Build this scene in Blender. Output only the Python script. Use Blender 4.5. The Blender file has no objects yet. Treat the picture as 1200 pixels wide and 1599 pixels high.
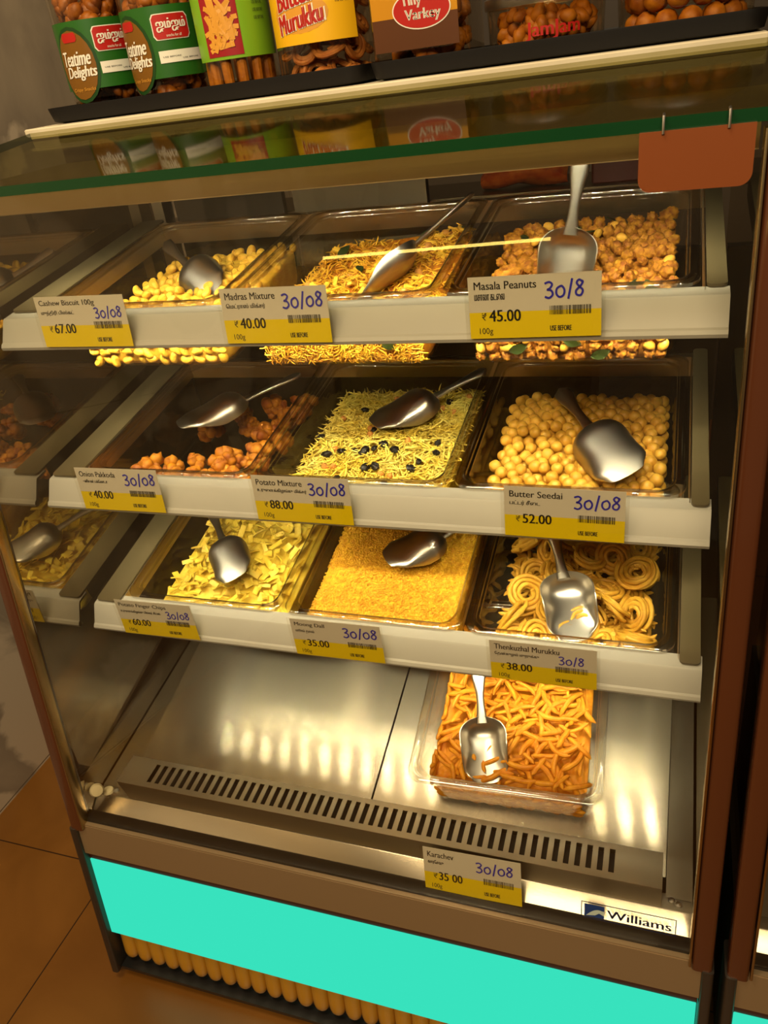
import bpy, math, random
import numpy as np
from mathutils import Vector, Matrix, noise

random.seed(7)
rng = np.random.default_rng(7)
sc = bpy.context.scene
COL = sc.collection
PI = math.pi


def lin(r, g, b):
    f = lambda c: (c / 255) / 12.92 if c <= 10 else (((c / 255) + 0.055) / 1.055) ** 2.4
    return (f(r), f(g), f(b))


# ------------------------------------------------------------------ camera
CAM = Vector((0.37743, -0.8751, 0.78788))
pit, yaw, rol = math.radians(29.72757), math.radians(-22.28416), math.radians(-8.26967)
fw = Vector((math.sin(yaw) * math.cos(pit), math.cos(yaw) * math.cos(pit), -math.sin(pit)))
ri = Vector((math.cos(yaw), -math.sin(yaw), 0))
up = ri.cross(fw)
r2 = ri * math.cos(rol) + up * math.sin(rol)
u2 = up * math.cos(rol) - ri * math.sin(rol)
cd = bpy.data.cameras.new('camera')
cam = bpy.data.objects.new('camera', cd)
COL.objects.link(cam)
cam.matrix_world = Matrix(((r2.x, u2.x, -fw.x, CAM.x), (r2.y, u2.y, -fw.y, CAM.y), (r2.z, u2.z, -fw.z, CAM.z), (0, 0, 0, 1)))
cd.sensor_fit = 'HORIZONTAL'
cd.sensor_width = 36
cd.lens = 36 * 1240.56 / 1200
cd.clip_start = 0.02
sc.camera = cam

# ------------------------------------------------------------------ light and exposure
sc.view_settings.view_transform = 'Standard'
sc.view_settings.look = 'None'
sc.view_settings.exposure = 0.0
sc.view_settings.gamma = 1.0
sc.view_settings.use_curve_mapping = False
sc.cycles.max_bounces = 10
sc.cycles.transparent_max_bounces = 40
sc.cycles.transmission_bounces = 8
sc.cycles.caustics_reflective = False
sc.cycles.caustics_refractive = False
sc.cycles.sample_clamp_indirect = 4

LED_W = 1.3        # watts of each shelf strip
CANOPY_W = 1.7
LEDCOL = (1.0, 0.92, 0.64)
ROOM_W = 46.0
ROOMCOL = (1.0, 0.80, 0.52)
LED_DOT = 12.0

w = bpy.data.worlds.new('world')
sc.world = w
w.use_nodes = True
w.node_tree.nodes['Background'].inputs[0].default_value = (1.0, 0.62, 0.30, 1)
w.node_tree.nodes['Background'].inputs[1].default_value = 0.10


def area(name, loc, target, sx, sy, watts, color, parent=None):
    l = bpy.data.lights.new(name, 'AREA')
    l.shape = 'RECTANGLE'
    l.size, l.size_y = sx, sy
    l.energy = watts
    l.color = color
    o = bpy.data.objects.new(name, l)
    COL.objects.link(o)
    o.location = loc
    d = Vector(target) - Vector(loc)
    o.rotation_euler = d.to_track_quat('-Z', 'Y').to_euler()
    if parent:
        o.parent = parent
    return o


def led_lights(name, T, x0, x1, n, watts, tilt, spread):
    """one small lamp per diode of a strip; tilt turns the beam towards the back"""
    for k in range(n):
        l = bpy.data.lights.new(name, 'AREA')
        l.shape = 'SQUARE'
        l.size = 0.006
        l.energy = watts / n
        l.color = LEDCOL
        l.spread = math.radians(spread)
        o = bpy.data.objects.new(name, l)
        COL.objects.link(o)
        o.matrix_world = T @ Matrix.Translation((x0 + (x1 - x0) * (k + 0.5) / n, 0, -0.002)) @ Matrix.Rotation(math.radians(tilt), 4, 'X')


area('ceiling_lamp_light', (0.4, -2.0, 1.95), (0.0, 0.0, 0.3), 1.6, 0.5, ROOM_W, ROOMCOL)
area('wall_fill_light', (-0.35, -0.7, 2.1), (-0.90, 0.7, 0.8), 0.7, 0.7, ROOM_W * 0.6, ROOMCOL)  # added fill light out of view, aimed to brighten the beige wall


# ------------------------------------------------------------------ materials
def mat(name, col, rough=0.5, metal=0.0, noise_scale=None, col2=None, aniso=0.0, coat=0.0, bump=0.0, sss=0.0, spec=0.5, detail=4):
    m = bpy.data.materials.new(name)
    m.use_nodes = True
    nt = m.node_tree
    b = nt.nodes['Principled BSDF']
    b.inputs['Base Color'].default_value = (*col, 1)
    b.inputs['Roughness'].default_value = rough
    b.inputs['Metallic'].default_value = metal
    b.inputs['Specular IOR Level'].default_value = spec
    if coat:
        b.inputs['Coat Weight'].default_value = coat
        b.inputs['Coat Roughness'].default_value = 0.08
    if sss:
        b.inputs['Subsurface Weight'].default_value = sss
        b.inputs['Subsurface Radius'].default_value = (0.006, 0.003, 0.001)
        b.inputs['Subsurface Scale'].default_value = 1.0
    if aniso:
        b.inputs['Anisotropic'].default_value = aniso
        t = nt.nodes.new('ShaderNodeTangent')
        t.direction_type = 'UV_MAP'
        nt.links.new(t.outputs[0], b.inputs['Tangent'])
    if noise_scale:
        tc = nt.nodes.new('ShaderNodeTexCoord')
        n = nt.nodes.new('ShaderNodeTexNoise')
        n.inputs['Scale'].default_value = noise_scale
        n.inputs['Detail'].default_value = detail
        nt.links.new(tc.outputs['Object'], n.inputs['Vector'])
        if col2:
            cr = nt.nodes.new('ShaderNodeValToRGB')
            cr.color_ramp.elements[0].position = 0.36
            cr.color_ramp.elements[1].position = 0.64
            cr.color_ramp.elements[0].color = (*col, 1)
            cr.color_ramp.elements[1].color = (*col2, 1)
            nt.links.new(n.outputs['Fac'], cr.inputs['Fac'])
            nt.links.new(cr.outputs['Color'], b.inputs['Base Color'])
        if bump:
            bp = nt.nodes.new('ShaderNodeBump')
            bp.inputs['Strength'].default_value = bump
            bp.inputs['Distance'].default_value = 0.002
            nt.links.new(n.outputs['Fac'], bp.inputs['Height'])
            nt.links.new(bp.outputs['Normal'], b.inputs['Normal'])
    return m


def brushed(name, col, rough, scale=(9, 900, 900), aniso=0.7, amp=0.09):
    """brushed steel: fine scratches stretched along x"""
    m = mat(name, col, rough, 1.0, aniso=aniso)
    nt = m.node_tree
    b = nt.nodes['Principled BSDF']
    tc = nt.nodes.new('ShaderNodeTexCoord')
    mp = nt.nodes.new('ShaderNodeMapping')
    mp.inputs['Scale'].default_value = scale
    n = nt.nodes.new('ShaderNodeTexNoise')
    n.inputs['Scale'].default_value = 1.0
    n.inputs['Detail'].default_value = 6
    mr = nt.nodes.new('ShaderNodeMapRange')
    mr.inputs['To Min'].default_value = rough - amp
    mr.inputs['To Max'].default_value = rough + amp
    nt.links.new(tc.outputs['Object'], mp.inputs['Vector'])
    nt.links.new(mp.outputs['Vector'], n.inputs['Vector'])
    nt.links.new(n.outputs['Fac'], mr.inputs['Value'])
    nt.links.new(mr.outputs['Result'], b.inputs['Roughness'])
    return m


def streaked(name, col):
    """steel brushed across: each lamp draws out into a long narrow streak along the depth of the deck"""
    m = bpy.data.materials.new(name)
    m.use_nodes = True
    nt = m.node_tree
    nt.nodes.clear()
    out = nt.nodes.new('ShaderNodeOutputMaterial')
    mix = nt.nodes.new('ShaderNodeMixShader')
    mix.inputs['Fac'].default_value = 0.18
    t = nt.nodes.new('ShaderNodeTangent')
    t.direction_type = 'UV_MAP'
    for k, (r, a) in enumerate(((0.225, -0.50), (0.42, -0.30))):
        g = nt.nodes.new('ShaderNodeBsdfAnisotropic')
        g.distribution = 'GGX'
        g.inputs['Color'].default_value = (*col, 1)
        g.inputs['Roughness'].default_value = r
        g.inputs['Anisotropy'].default_value = a
        nt.links.new(t.outputs[0], g.inputs['Tangent'])
        nt.links.new(g.outputs[0], mix.inputs[1 + k])
    nt.links.new(mix.outputs[0], out.inputs['Surface'])
    return m


def clear(name, tint, base=0.05, power=4.0, top=0.9, gloss_rough=0.03, gloss=(1, 1, 1)):
    """thin clear sheet: see-through, mirror-like towards grazing angles"""
    m = bpy.data.materials.new(name)
    m.use_nodes = True
    nt = m.node_tree
    nt.nodes.clear()
    out = nt.nodes.new('ShaderNodeOutputMaterial')
    mix = nt.nodes.new('ShaderNodeMixShader')
    tr = nt.nodes.new('ShaderNodeBsdfTransparent')
    gl = nt.nodes.new('ShaderNodeBsdfGlossy')
    lw = nt.nodes.new('ShaderNodeLayerWeight')
    pw = nt.nodes.new('ShaderNodeMath')
    mr = nt.nodes.new('ShaderNodeMapRange')
    lw.inputs['Blend'].default_value = 0.5
    pw.operation = 'POWER'
    pw.inputs[1].default_value = power
    mr.inputs['To Min'].default_value = base
    mr.inputs['To Max'].default_value = top
    tr.inputs['Color'].default_value = (*tint, 1)
    gl.inputs['Color'].default_value = (*gloss, 1)
    gl.inputs['Roughness'].default_value = gloss_rough
    L = nt.links.new
    L(lw.outputs['Facing'], pw.inputs[0])
    L(pw.outputs[0], mr.inputs['Value'])
    L(mr.outputs['Result'], mix.inputs['Fac'])
    L(tr.outputs[0], mix.inputs[1])
    L(gl.outputs[0], mix.inputs[2])
    L(mix.outputs[0], out.inputs['Surface'])
    return m


def emit(name, col, strength):
    m = bpy.data.materials.new(name)
    m.use_nodes = True
    nt = m.node_tree
    nt.nodes.clear()
    out = nt.nodes.new('ShaderNodeOutputMaterial')
    e = nt.nodes.new('ShaderNodeEmission')
    e.inputs['Color'].default_value = (*col, 1)
    e.inputs['Strength'].default_value = strength
    nt.links.new(e.outputs[0], out.inputs['Surface'])
    return m


M = {}
M['steel'] = brushed('brushed_steel', (0.68, 0.60, 0.44), 0.42)
M['steel_deck'] = streaked('deck_steel', (0.60, 0.54, 0.43))
M['steel_fascia'] = mat('fascia_grey_brown', lin(150, 126, 92), 0.36, 0.35)
M['steel_dark'] = brushed('dark_steel', (0.20, 0.15, 0.08), 0.42, aniso=0.2)
M['canopy'] = brushed('canopy_steel', (0.62, 0.50, 0.30), 0.42, aniso=0.2)
M['grille'] = brushed('grille_steel', (0.46, 0.41, 0.32), 0.36, aniso=0.3, amp=0.04)
M['white_metal'] = mat('white_coated_metal', lin(184, 181, 171), 0.42)
M['side_strip'] = mat('grey_plastic_strip', lin(96, 86, 62), 0.3)
M['slab'] = mat('cream_laminate', lin(226, 214, 184), 0.45, noise_scale=9, col2=lin(214, 200, 168))
M['post'] = mat('red_brown_anodised', (0.085, 0.025, 0.009), 0.2, 0.0, coat=0.6)
M['post_trim'] = mat('bright_trim', (0.5, 0.38, 0.2), 0.25, 1.0)
M['lower_post'] = mat('gunmetal', (0.10, 0.08, 0.06), 0.4, 0.8)
M['gasket'] = mat('black_rubber', (0.010, 0.009, 0.008), 0.3)
M['black'] = mat('black_plastic', (0.006, 0.005, 0.005), 0.5, spec=0.25)
M['dark_back'] = mat('dark_brown_panel', (0.030, 0.018, 0.007), 0.4)
M['grey_back'] = brushed('grey_rear_panel', (0.22, 0.18, 0.12), 0.4, aniso=0.1)
M['teal'] = emit('teal_light_panel', (0.040, 0.76, 0.51), 1.0)
M['trim_red'] = mat('dark_red_trim', (0.06, 0.012, 0.003), 0.4)
M['flute'] = mat('amber_fluted_panel', (0.52, 0.25, 0.02), 0.3, coat=0.3)
M['glass_side'] = clear('side_glass', (0.50, 0.44, 0.33), base=0.42, power=3, top=0.95, gloss_rough=0.012, gloss=(0.8, 0.74, 0.62))
M['glass_front'] = clear('front_glass', (0.97, 0.96, 0.92), base=0.035, power=5, top=0.8, gloss_rough=0.0)
M['glass_top'] = clear('top_glass', (0.66, 0.64, 0.42), base=0.05, power=3, top=0.28, gloss_rough=0.05)
M['cover'] = mat('olive_canopy_cover', lin(120, 104, 56), 0.5)
M['glass_edge'] = mat('green_glass_edge', (0.0015, 0.042, 0.010), 0.25, coat=0.3)
M['pan'] = clear('clear_polycarbonate', (0.93, 0.91, 0.85), base=0.045, power=3.0, top=0.42, gloss_rough=0.04)
M['pan_rim'] = clear('clear_rim', (0.80, 0.78, 0.72), base=0.20, power=2.0, top=0.75, gloss_rough=0.10)
M['film'] = clear('plastic_film', (0.985, 0.98, 0.96), base=0.03, power=4, top=0.6, gloss_rough=0.12)
M['jar'] = clear('clear_jar_plastic', (0.90, 0.84, 0.72), base=0.06, power=3, top=0.8, gloss_rough=0.04)
M['alu'] = mat('polished_aluminium', (0.60, 0.58, 0.53), 0.30, 1.0, noise_scale=60, bump=0.05)
M['paper'] = mat('tag_paper', lin(222, 216, 202), 0.6)
M['yellow'] = mat('tag_yellow', lin(246, 218, 2), 0.5)
M['ink'] = mat('tag_black_ink', (0.016, 0.012, 0.010), 0.6)
M['pen'] = mat('blue_pen_ink', lin(44, 40, 190), 0.5)
M['plate'] = mat('terracotta_plate', lin(128, 66, 28), 0.35)
M['cream'] = mat('cream_plastic', lin(230, 214, 170), 0.4)
M['green_peg'] = mat('green_plastic', lin(10, 150, 50), 0.4)
M['led'] = emit('led_chip', (1.0, 0.88, 0.55), LED_DOT)
M['led_base'] = mat('led_board', (0.7, 0.68, 0.6), 0.4)
M['navy'] = mat('navy_print', lin(22, 30, 60), 0.5)
M['logo_blue'] = mat('logo_blue', lin(28, 60, 120), 0.4)
M['logo_pale'] = mat('logo_pale', lin(190, 205, 190), 0.4)


# ------------------------------------------------------------------ mesh building
class MB:
    def __init__(self):
        self.v = []
        self.f = []
        self.mi = []
        self.mat = 0

    def add(self, vs, fs, T=None):
        b = len(self.v)
        if T is not None:
            vs = [tuple(T @ Vector(p)) for p in vs]
        self.v += [tuple(p) for p in vs]
        self.f += [tuple(b + i for i in q) for q in fs]
        self.mi += [self.mat] * len(fs)
        return self

    def box(self, x0, x1, y0, y1, z0, z1, T=None):
        vs = [(x, y, z) for z in (z0, z1) for y in (y0, y1) for x in (x0, x1)]
        fs = [(0, 2, 3, 1), (4, 5, 7, 6), (0, 1, 5, 4), (2, 6, 7, 3), (0, 4, 6, 2), (1, 3, 7, 5)]
        return self.add(vs, fs, T)

    def rbox(self, x0, x1, y0, y1, z0, z1, r=0.002, T=None):
        """box with rounded vertical edges and eased top and bottom"""
        rings = []
        for z, i in ((z0, r * 0.5), (z0 + r * 0.5, 0), (z1 - r * 0.5, 0), (z1, r * 0.5)):
            rings.append([(p[0], p[1], z) for p in rrect(x0 + i, x1 - i, y0 + i, y1 - i, r, 3)])
        return self.loft(rings, True, True, T)

    def prism_x(self, prof, x0, x1, T=None):
        """closed (y,z) outline swept along x"""
        n = len(prof)
        vs = [(x0, y, z) for y, z in prof] + [(x1, y, z) for y, z in prof]
        fs = [(i, (i + 1) % n, n + (i + 1) % n, n + i) for i in range(n)]
        fs += [tuple(range(n))[::-1], tuple(range(n, 2 * n))]
        return self.add(vs, fs, T)

    def loft(self, rings, cap0=False, cap1=False, T=None, closed=True):
        n = len(rings[0])
        vs = [p for r in rings for p in r]
        fs = []
        for k in range(len(rings) - 1):
            for i in range(n if closed else n - 1):
                j = (i + 1) % n
                fs.append((k * n + i, k * n + j, (k + 1) * n + j, (k + 1) * n + i))
        if cap0:
            fs.append(tuple(range(n))[::-1])
        if cap1:
            fs.append(tuple(range((len(rings) - 1) * n, len(rings) * n)))
        return self.add(vs, fs, T)

    def tube(self, pts, rad, n=8, T=None, cap=True):
        pts = [Vector(p) for p in pts]
        rings = []
        prev = None
        for i, p in enumerate(pts):
            t = (pts[min(i + 1, len(pts) - 1)] - pts[max(i - 1, 0)]).normalized()
            if prev is None:
                a = Vector((0, 0, 1)) if abs(t.z) < 0.9 else Vector((1, 0, 0))
                u = t.cross(a).normalized()
            else:
                u = (prev - t * prev.dot(t)).normalized()
            prev = u
            v = t.cross(u)
            r = rad(i / (len(pts) - 1)) if callable(rad) else rad
            rings.append([tuple(p + (u * math.cos(2 * PI * k / n) + v * math.sin(2 * PI * k / n)) * r) for k in range(n)])
        return self.loft(rings, cap, cap, T)

    def lathe(self, prof, n=40, T=None, cap0=True, cap1=True):
        rings = [[(r * math.cos(2 * PI * k / n), r * math.sin(2 * PI * k / n), z) for k in range(n)] for r, z in prof]
        return self.loft(rings, cap0, cap1, T)

    def mesh(self, name, mats, smooth=True, angle=35):
        me = bpy.data.meshes.new(name)
        me.from_pydata(self.v, [], self.f)
        for m in (mats if isinstance(mats, (list, tuple)) else [mats]):
            me.materials.append(m)
        if any(self.mi):
            me.polygons.foreach_set('material_index', self.mi)
        if smooth:
            me.shade_smooth()
            me.set_sharp_from_angle(angle=math.radians(angle))
        me.update()
        return me

    def build(self, name, mats, parent=None, T=None, smooth=True, angle=35):
        o = bpy.data.objects.new(name, self.mesh(name, mats, smooth, angle))
        COL.objects.link(o)
        if T is not None:
            o.matrix_world = T
        if parent:
            o.parent = parent
        return o


def rrect(x0, x1, y0, y1, r, n=6):
    pts = []
    for cx, cy, a0 in ((x1 - r, y1 - r, 0), (x0 + r, y1 - r, 90), (x0 + r, y0 + r, 180), (x1 - r, y0 + r, 270)):
        for k in range(n + 1):
            a = math.radians(a0 + 90 * k / n)
            pts.append((cx + r * math.cos(a), cy + r * math.sin(a)))
    return pts


def uv_planar(o, ax_u, ax_v):
    me = o.data
    uv = me.uv_layers.new(name='UVMap')
    co = np.empty(len(me.vertices) * 3)
    me.vertices.foreach_get('co', co)
    co = co.reshape(-1, 3)
    li = np.empty(len(me.loops), dtype=np.int32)
    me.loops.foreach_get('vertex_index', li)
    uv.data.foreach_set('uv', np.stack([co[li, ax_u], co[li, ax_v] + 0.37 * co[li, 2] + 0.11 * co[li, ax_u]], 1).ravel())


def tag(o, label=None, cat=None, group=None, kind=None):
    if label:
        o['label'] = label
    if cat:
        o['category'] = cat
    if group:
        o['group'] = group
    if kind:
        o['kind'] = kind
    return o


def empty(name, T=None, loc=None):
    o = bpy.data.objects.new(name, None)
    COL.objects.link(o)
    o.empty_display_size = 0.02
    if T is not None:
        o.matrix_world = T
    if loc is not None:
        o.location = loc
    return o


def merged(tv, tf, mats, name, mat_, smooth=True):
    """one mesh from many copies of a template: tv (n,3), tf faces of equal size, mats (k,4,4)"""
    n = len(tv)
    h = np.c_[tv, np.ones(n)]
    V = np.einsum('kij,nj->kni', mats, h)[:, :, :3].reshape(-1, 3)
    F = (np.array(tf)[None] + (np.arange(len(mats)) * n)[:, None, None]).reshape(-1, np.array(tf).shape[1])
    me = bpy.data.meshes.new(name)
    me.vertices.add(len(V))
    me.vertices.foreach_set('co', V.ravel())
    me.loops.add(F.size)
    me.loops.foreach_set('vertex_index', F.ravel().astype(np.int32))
    me.polygons.add(len(F))
    me.polygons.foreach_set('loop_start', (np.arange(len(F)) * F.shape[1]).astype(np.int32))
    me.update(calc_edges=True)
    me.validate()
    if smooth:
        me.shade_smooth()
    for m in (mat_ if isinstance(mat_, (list, tuple)) else [mat_]):
        me.materials.append(m)
    return me


# ------------------------------------------------------------------ writing
TAM = {}


def tamil(s):
    """put the vowel signs in the order in which they are drawn"""
    out = []
    for ch in s:
        if ch in '\u0bc6\u0bc7\u0bc8' and out:
            out.insert(len(out) - 1, ch)
        elif ch in '\u0bca\u0bcb' and out:
            out.insert(len(out) - 1, '\u0bc6' if ch == '\u0bca' else '\u0bc7')
            out.append('\u0bbe')
        else:
            out.append(ch)
    return ''.join(out)


PRODUCTS = [
    # shelf, name, tamil, price, weight shown, date, x0, left tilt (deg)
    (0, 'Cashew Biscuit 100g', 'முந்திரி பிஸ்கட்', '67.00', False, '30/08', -0.3735, -0.4),
    (0, 'Madras Mixture', 'மெட்ராஸ் மிக்சர்', '40.00', True, '30/08', -0.1097, -0.3),
    (0, 'Masala Peanuts', 'மசாலா கடலை', '45.00', True, '30/8', 0.1799, 0.5),
    (1, 'Onion Pakkoda', 'ஆனியன் பக்கோடா', '40.00', True, '30/08', -0.3829, 0.3),
    (1, 'Potato Mixture', 'உருளைக்கிழங்கு மிக்சர்', '88.00', True, '30/08', -0.1113, -0.2),
    (1, 'Butter Seedai', 'பட்டர் சீடை', '52.00', False, '30/08', 0.2086, -0.6),
    (2, 'Potato Finger Chips', 'உருளைக்கிழங்கு பிங்கர் சிப்ஸ்', '60.00', True, '30/08', -0.3871, 1.2),
    (2, 'Moong Dall', 'மூங் தால்', '35.00', True, '30/08', -0.0970, 0.6),
    (2, 'Thenkuzhal Murukku', 'தேன்குழல் முறுக்கு', '38.00', True, '30/8', 0.1813, 0.1),
    (3, 'Karachev', 'காரசேவு', '35 00', True, '30/08', 0.100, 1.5),
]
TEXTS = {}


def want(s):
    TEXTS[s] = None


for q in PRODUCTS:
    want(q[1]); want(tamil(q[2])); want(q[3])
for s in ('₹', '100g', 'USE BEFORE', 'Williams', 'Teatime', 'Delights', 'ஜம்ஜம்', tamil('பணியாரம்'), 'Butter', 'Murukku', 'Tiny', 'Varkey', 'JamJam',
          'Crispy Snacks', 'snacks for all'):
    want(s)
_tmp = []
for s in TEXTS:
    c = bpy.data.curves.new('lettering', 'FONT')
    c.body = s
    c.size = 1.0
    c.resolution_u = 3
    o = bpy.data.objects.new('lettering', c)
    COL.objects.link(o)
    _tmp.append((s, o))
bpy.context.view_layer.update()
dg = bpy.context.evaluated_depsgraph_get()
for s, o in _tmp:
    me = bpy.data.meshes.new_from_object(o.evaluated_get(dg))
    n = len(me.vertices)
    co = np.empty(n * 3)
    me.vertices.foreach_get('co', co)
    TEXTS[s] = (co.reshape(-1, 3).copy(), [tuple(p.vertices) for p in me.polygons])
    bpy.data.meshes.remove(me)
    c = o.data
    bpy.data.objects.remove(o)
    bpy.data.curves.remove(c)


def put_text(mb, s, x, y, height=None, width=None, fn=None, slant=0.0, bold=0.0):
    """flat lettering with its lower left corner at x, y; fn maps (x, y) to 3-D"""
    co, fs = TEXTS[s]
    if not len(co):
        return
    x0, x1 = co[:, 0].min(), co[:, 0].max()
    y0, y1 = co[:, 1].min(), co[:, 1].max()
    sy = (height / (y1 - y0)) if height else None
    sx = (width / (x1 - x0)) if width else sy
    sy = sy or sx
    for dx in ((0, bold) if bold else (0,)):
        vs = []
        for p in co:
            px = (p[0] - x0) * sx + x + dx
            py = (p[1] - y0) * sy
            px += slant * py
            vs.append(fn(px, py + y) if fn else (px, py + y, 0))
        mb.add(vs, fs)


# strokes of hand-written figures in a 1 x 1.6 cell
STROKES = {
    '3': [[(.05, 1.45), (.5, 1.6), (.8, 1.35), (.55, .95), (.3, .85), (.7, .75), (.85, .35), (.5, .02), (.05, .15)]],
    '0': [[(.5, 1.1), (.15, .85), (.1, .35), (.4, .02), (.8, .2), (.9, .7), (.65, 1.1), (.45, 1.05)]],
    '/': [[(.15, -.25), (.55, 1.75)]],
    '8': [[(.75, 1.35), (.45, 1.55), (.2, 1.25), (.45, .9), (.8, .5), (.6, .03), (.2, .1), (.15, .5), (.55, .9), (.8, 1.3), (.7, 1.45)]],
}


def handwriting(mb, s, x, y, h, rot=0.05):
    cx = x
    for ch in s:
        for st in STROKES[ch]:
            pts = []
            k = len(st)
            for i in range((k - 1) * 4 + 1):      # smooth the strokes
                t = i / 4
                j = min(int(t), k - 2)
                u = t - j
                p0, p1, p2, p3 = (st[max(j - 1, 0)], st[j], st[j + 1], st[min(j + 2, k - 1)])
                c = [0.5 * (2 * b + (c_ - a) * u + (2 * a - 5 * b + 4 * c_ - d) * u * u + (-a + 3 * b - 3 * c_ + d) * u ** 3) for a, b, c_, d in zip(p0, p1, p2, p3)]
                pts.append((cx + c[0] * h / 1.6, y + c[1] * h / 1.6 + (cx - x) * rot))
            wd = h * 0.068
            L, R = [], []
            for i, p in enumerate(pts):
                a = pts[max(i - 1, 0)]
                b = pts[min(i + 1, len(pts) - 1)]
                d = Vector((b[0] - a[0], b[1] - a[1]))
                d = d.normalized() if d.length else Vector((1, 0))
                L.append((p[0] - d.y * wd, p[1] + d.x * wd, 0))
                R.append((p[0] + d.y * wd, p[1] - d.x * wd, 0))
            n = len(pts)
            mb.add(L + R, [(i, i + 1, n + i + 1, n + i) for i in range(n - 1)])
        cx += h / 1.6 * (0.78 if ch == '/' else 1.12)


# ------------------------------------------------------------------ the setting
FZ = -0.556


def fy(z):            # the leaning front of the case
    return -0.262 + 0.137 * (z + 0.205)


def tile_mat(name, c1, c2, joint, sx, sy, ox, oy, rough, axes, scale_noise=3.0, vein=None):
    m = bpy.data.materials.new(name)
    m.use_nodes = True
    nt = m.node_tree
    b = nt.nodes['Principled BSDF']
    b.inputs['Roughness'].default_value = rough
    tc = nt.nodes.new('ShaderNodeTexCoord')
    sep = nt.nodes.new('ShaderNodeSeparateXYZ')
    nt.links.new(tc.outputs['Object'], sep.inputs[0])
    masks = []
    for ax, s, o in ((axes[0], sx, ox), (axes[1], sy, oy)):
        a = nt.nodes.new('ShaderNodeMath'); a.operation = 'SUBTRACT'; a.inputs[1].default_value = o
        nt.links.new(sep.outputs[ax], a.inputs[0])
        d = nt.nodes.new('ShaderNodeMath'); d.operation = 'PINGPONG'; d.inputs[1].default_value = s / 2
        nt.links.new(a.outputs[0], d.inputs[0])
        l = nt.nodes.new('ShaderNodeMath'); l.operation = 'LESS_THAN'; l.inputs[1].default_value = 0.0013
        nt.links.new(d.outputs[0], l.inputs[0])
        masks.append(l)
    mx = nt.nodes.new('ShaderNodeMath'); mx.operation = 'MAXIMUM'
    nt.links.new(masks[0].outputs[0], mx.inputs[0]); nt.links.new(masks[1].outputs[0], mx.inputs[1])
    n = nt.nodes.new('ShaderNodeTexNoise'); n.inputs['Scale'].default_value = scale_noise; n.inputs['Detail'].default_value = 8
    n.inputs['Distortion'].default_value = 1.2
    nt.links.new(tc.outputs['Object'], n.inputs['Vector'])
    cr = nt.nodes.new('ShaderNodeValToRGB')
    cr.color_ramp.elements[0].position, cr.color_ramp.elements[1].position = 0.3, 0.7
    cr.color_ramp.elements[0].color, cr.color_ramp.elements[1].color = (*c1, 1), (*c2, 1)
    if vein:
        e = cr.color_ramp.elements.new(0.5); e.color = (*vein, 1)
        e2 = cr.color_ramp.elements.new(0.53); e2.color = (*c2, 1)
    nt.links.new(n.outputs['Fac'], cr.inputs['Fac'])
    mix = nt.nodes.new('ShaderNodeMix'); mix.data_type = 'RGBA'
    nt.links.new(mx.outputs[0], mix.inputs['Factor'])
    nt.links.new(cr.outputs['Color'], mix.inputs['A'])
    mix.inputs['B'].default_value = (*joint, 1)
    nt.links.new(mix.outputs['Result'], b.inputs['Base Color'])
    return m


M['floor'] = tile_mat('brown_floor_tile', (0.16, 0.060, 0.008), (0.22, 0.088, 0.014), (0.03, 0.012, 0.004), 0.6, 0.6, -0.63, -0.12, 0.28, (0, 1))
M['wall'] = tile_mat('beige_wall_tile', (0.50, 0.40, 0.27), (0.58, 0.47, 0.33), (0.12, 0.09, 0.06), 0.8, 0.9, 0.35, -0.55, 0.35, (1, 2), 2.2, vein=(0.30, 0.24, 0.17))
M['back_wall'] = mat('dark_back_wall', (0.05, 0.032, 0.016), 0.6)

b = MB(); b.box(-1.0, 3.0, -3.2, 2.2, FZ - 0.05, FZ)
tag(b.build('floor', M['floor'], smooth=False), kind='structure')
b = MB(); b.box(-1.05, -0.97, -3.2, 2.2, FZ, 2.6)
tag(b.build('wall_left', M['wall'], smooth=False), kind='structure')
b = MB(); b.box(-0.97, 3.0, 2.1, 2.2, FZ, 2.6)
tag(b.build('wall_back', M['back_wall'], smooth=False), kind='structure')


# ------------------------------------------------------------------ the display cases
XL, XR = -0.487, 0.465
GL, GR = -0.463, 0.441
ZS, ZT = -0.205, 0.706
BACK = 0.36


def deckz(y):
    return -0.1455 + 0.277 * (y + 0.034)


def front_plate(mb, x0, x1, z0, z1, t, off=0.0):
    """slab lying in the leaning front plane"""
    p = [(fy(z0) + off, z0), (fy(z1) + off, z1), (fy(z1) + off + t, z1), (fy(z0) + off + t, z0)]
    mb.prism_x(p[::-1], x0, x1)


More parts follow.
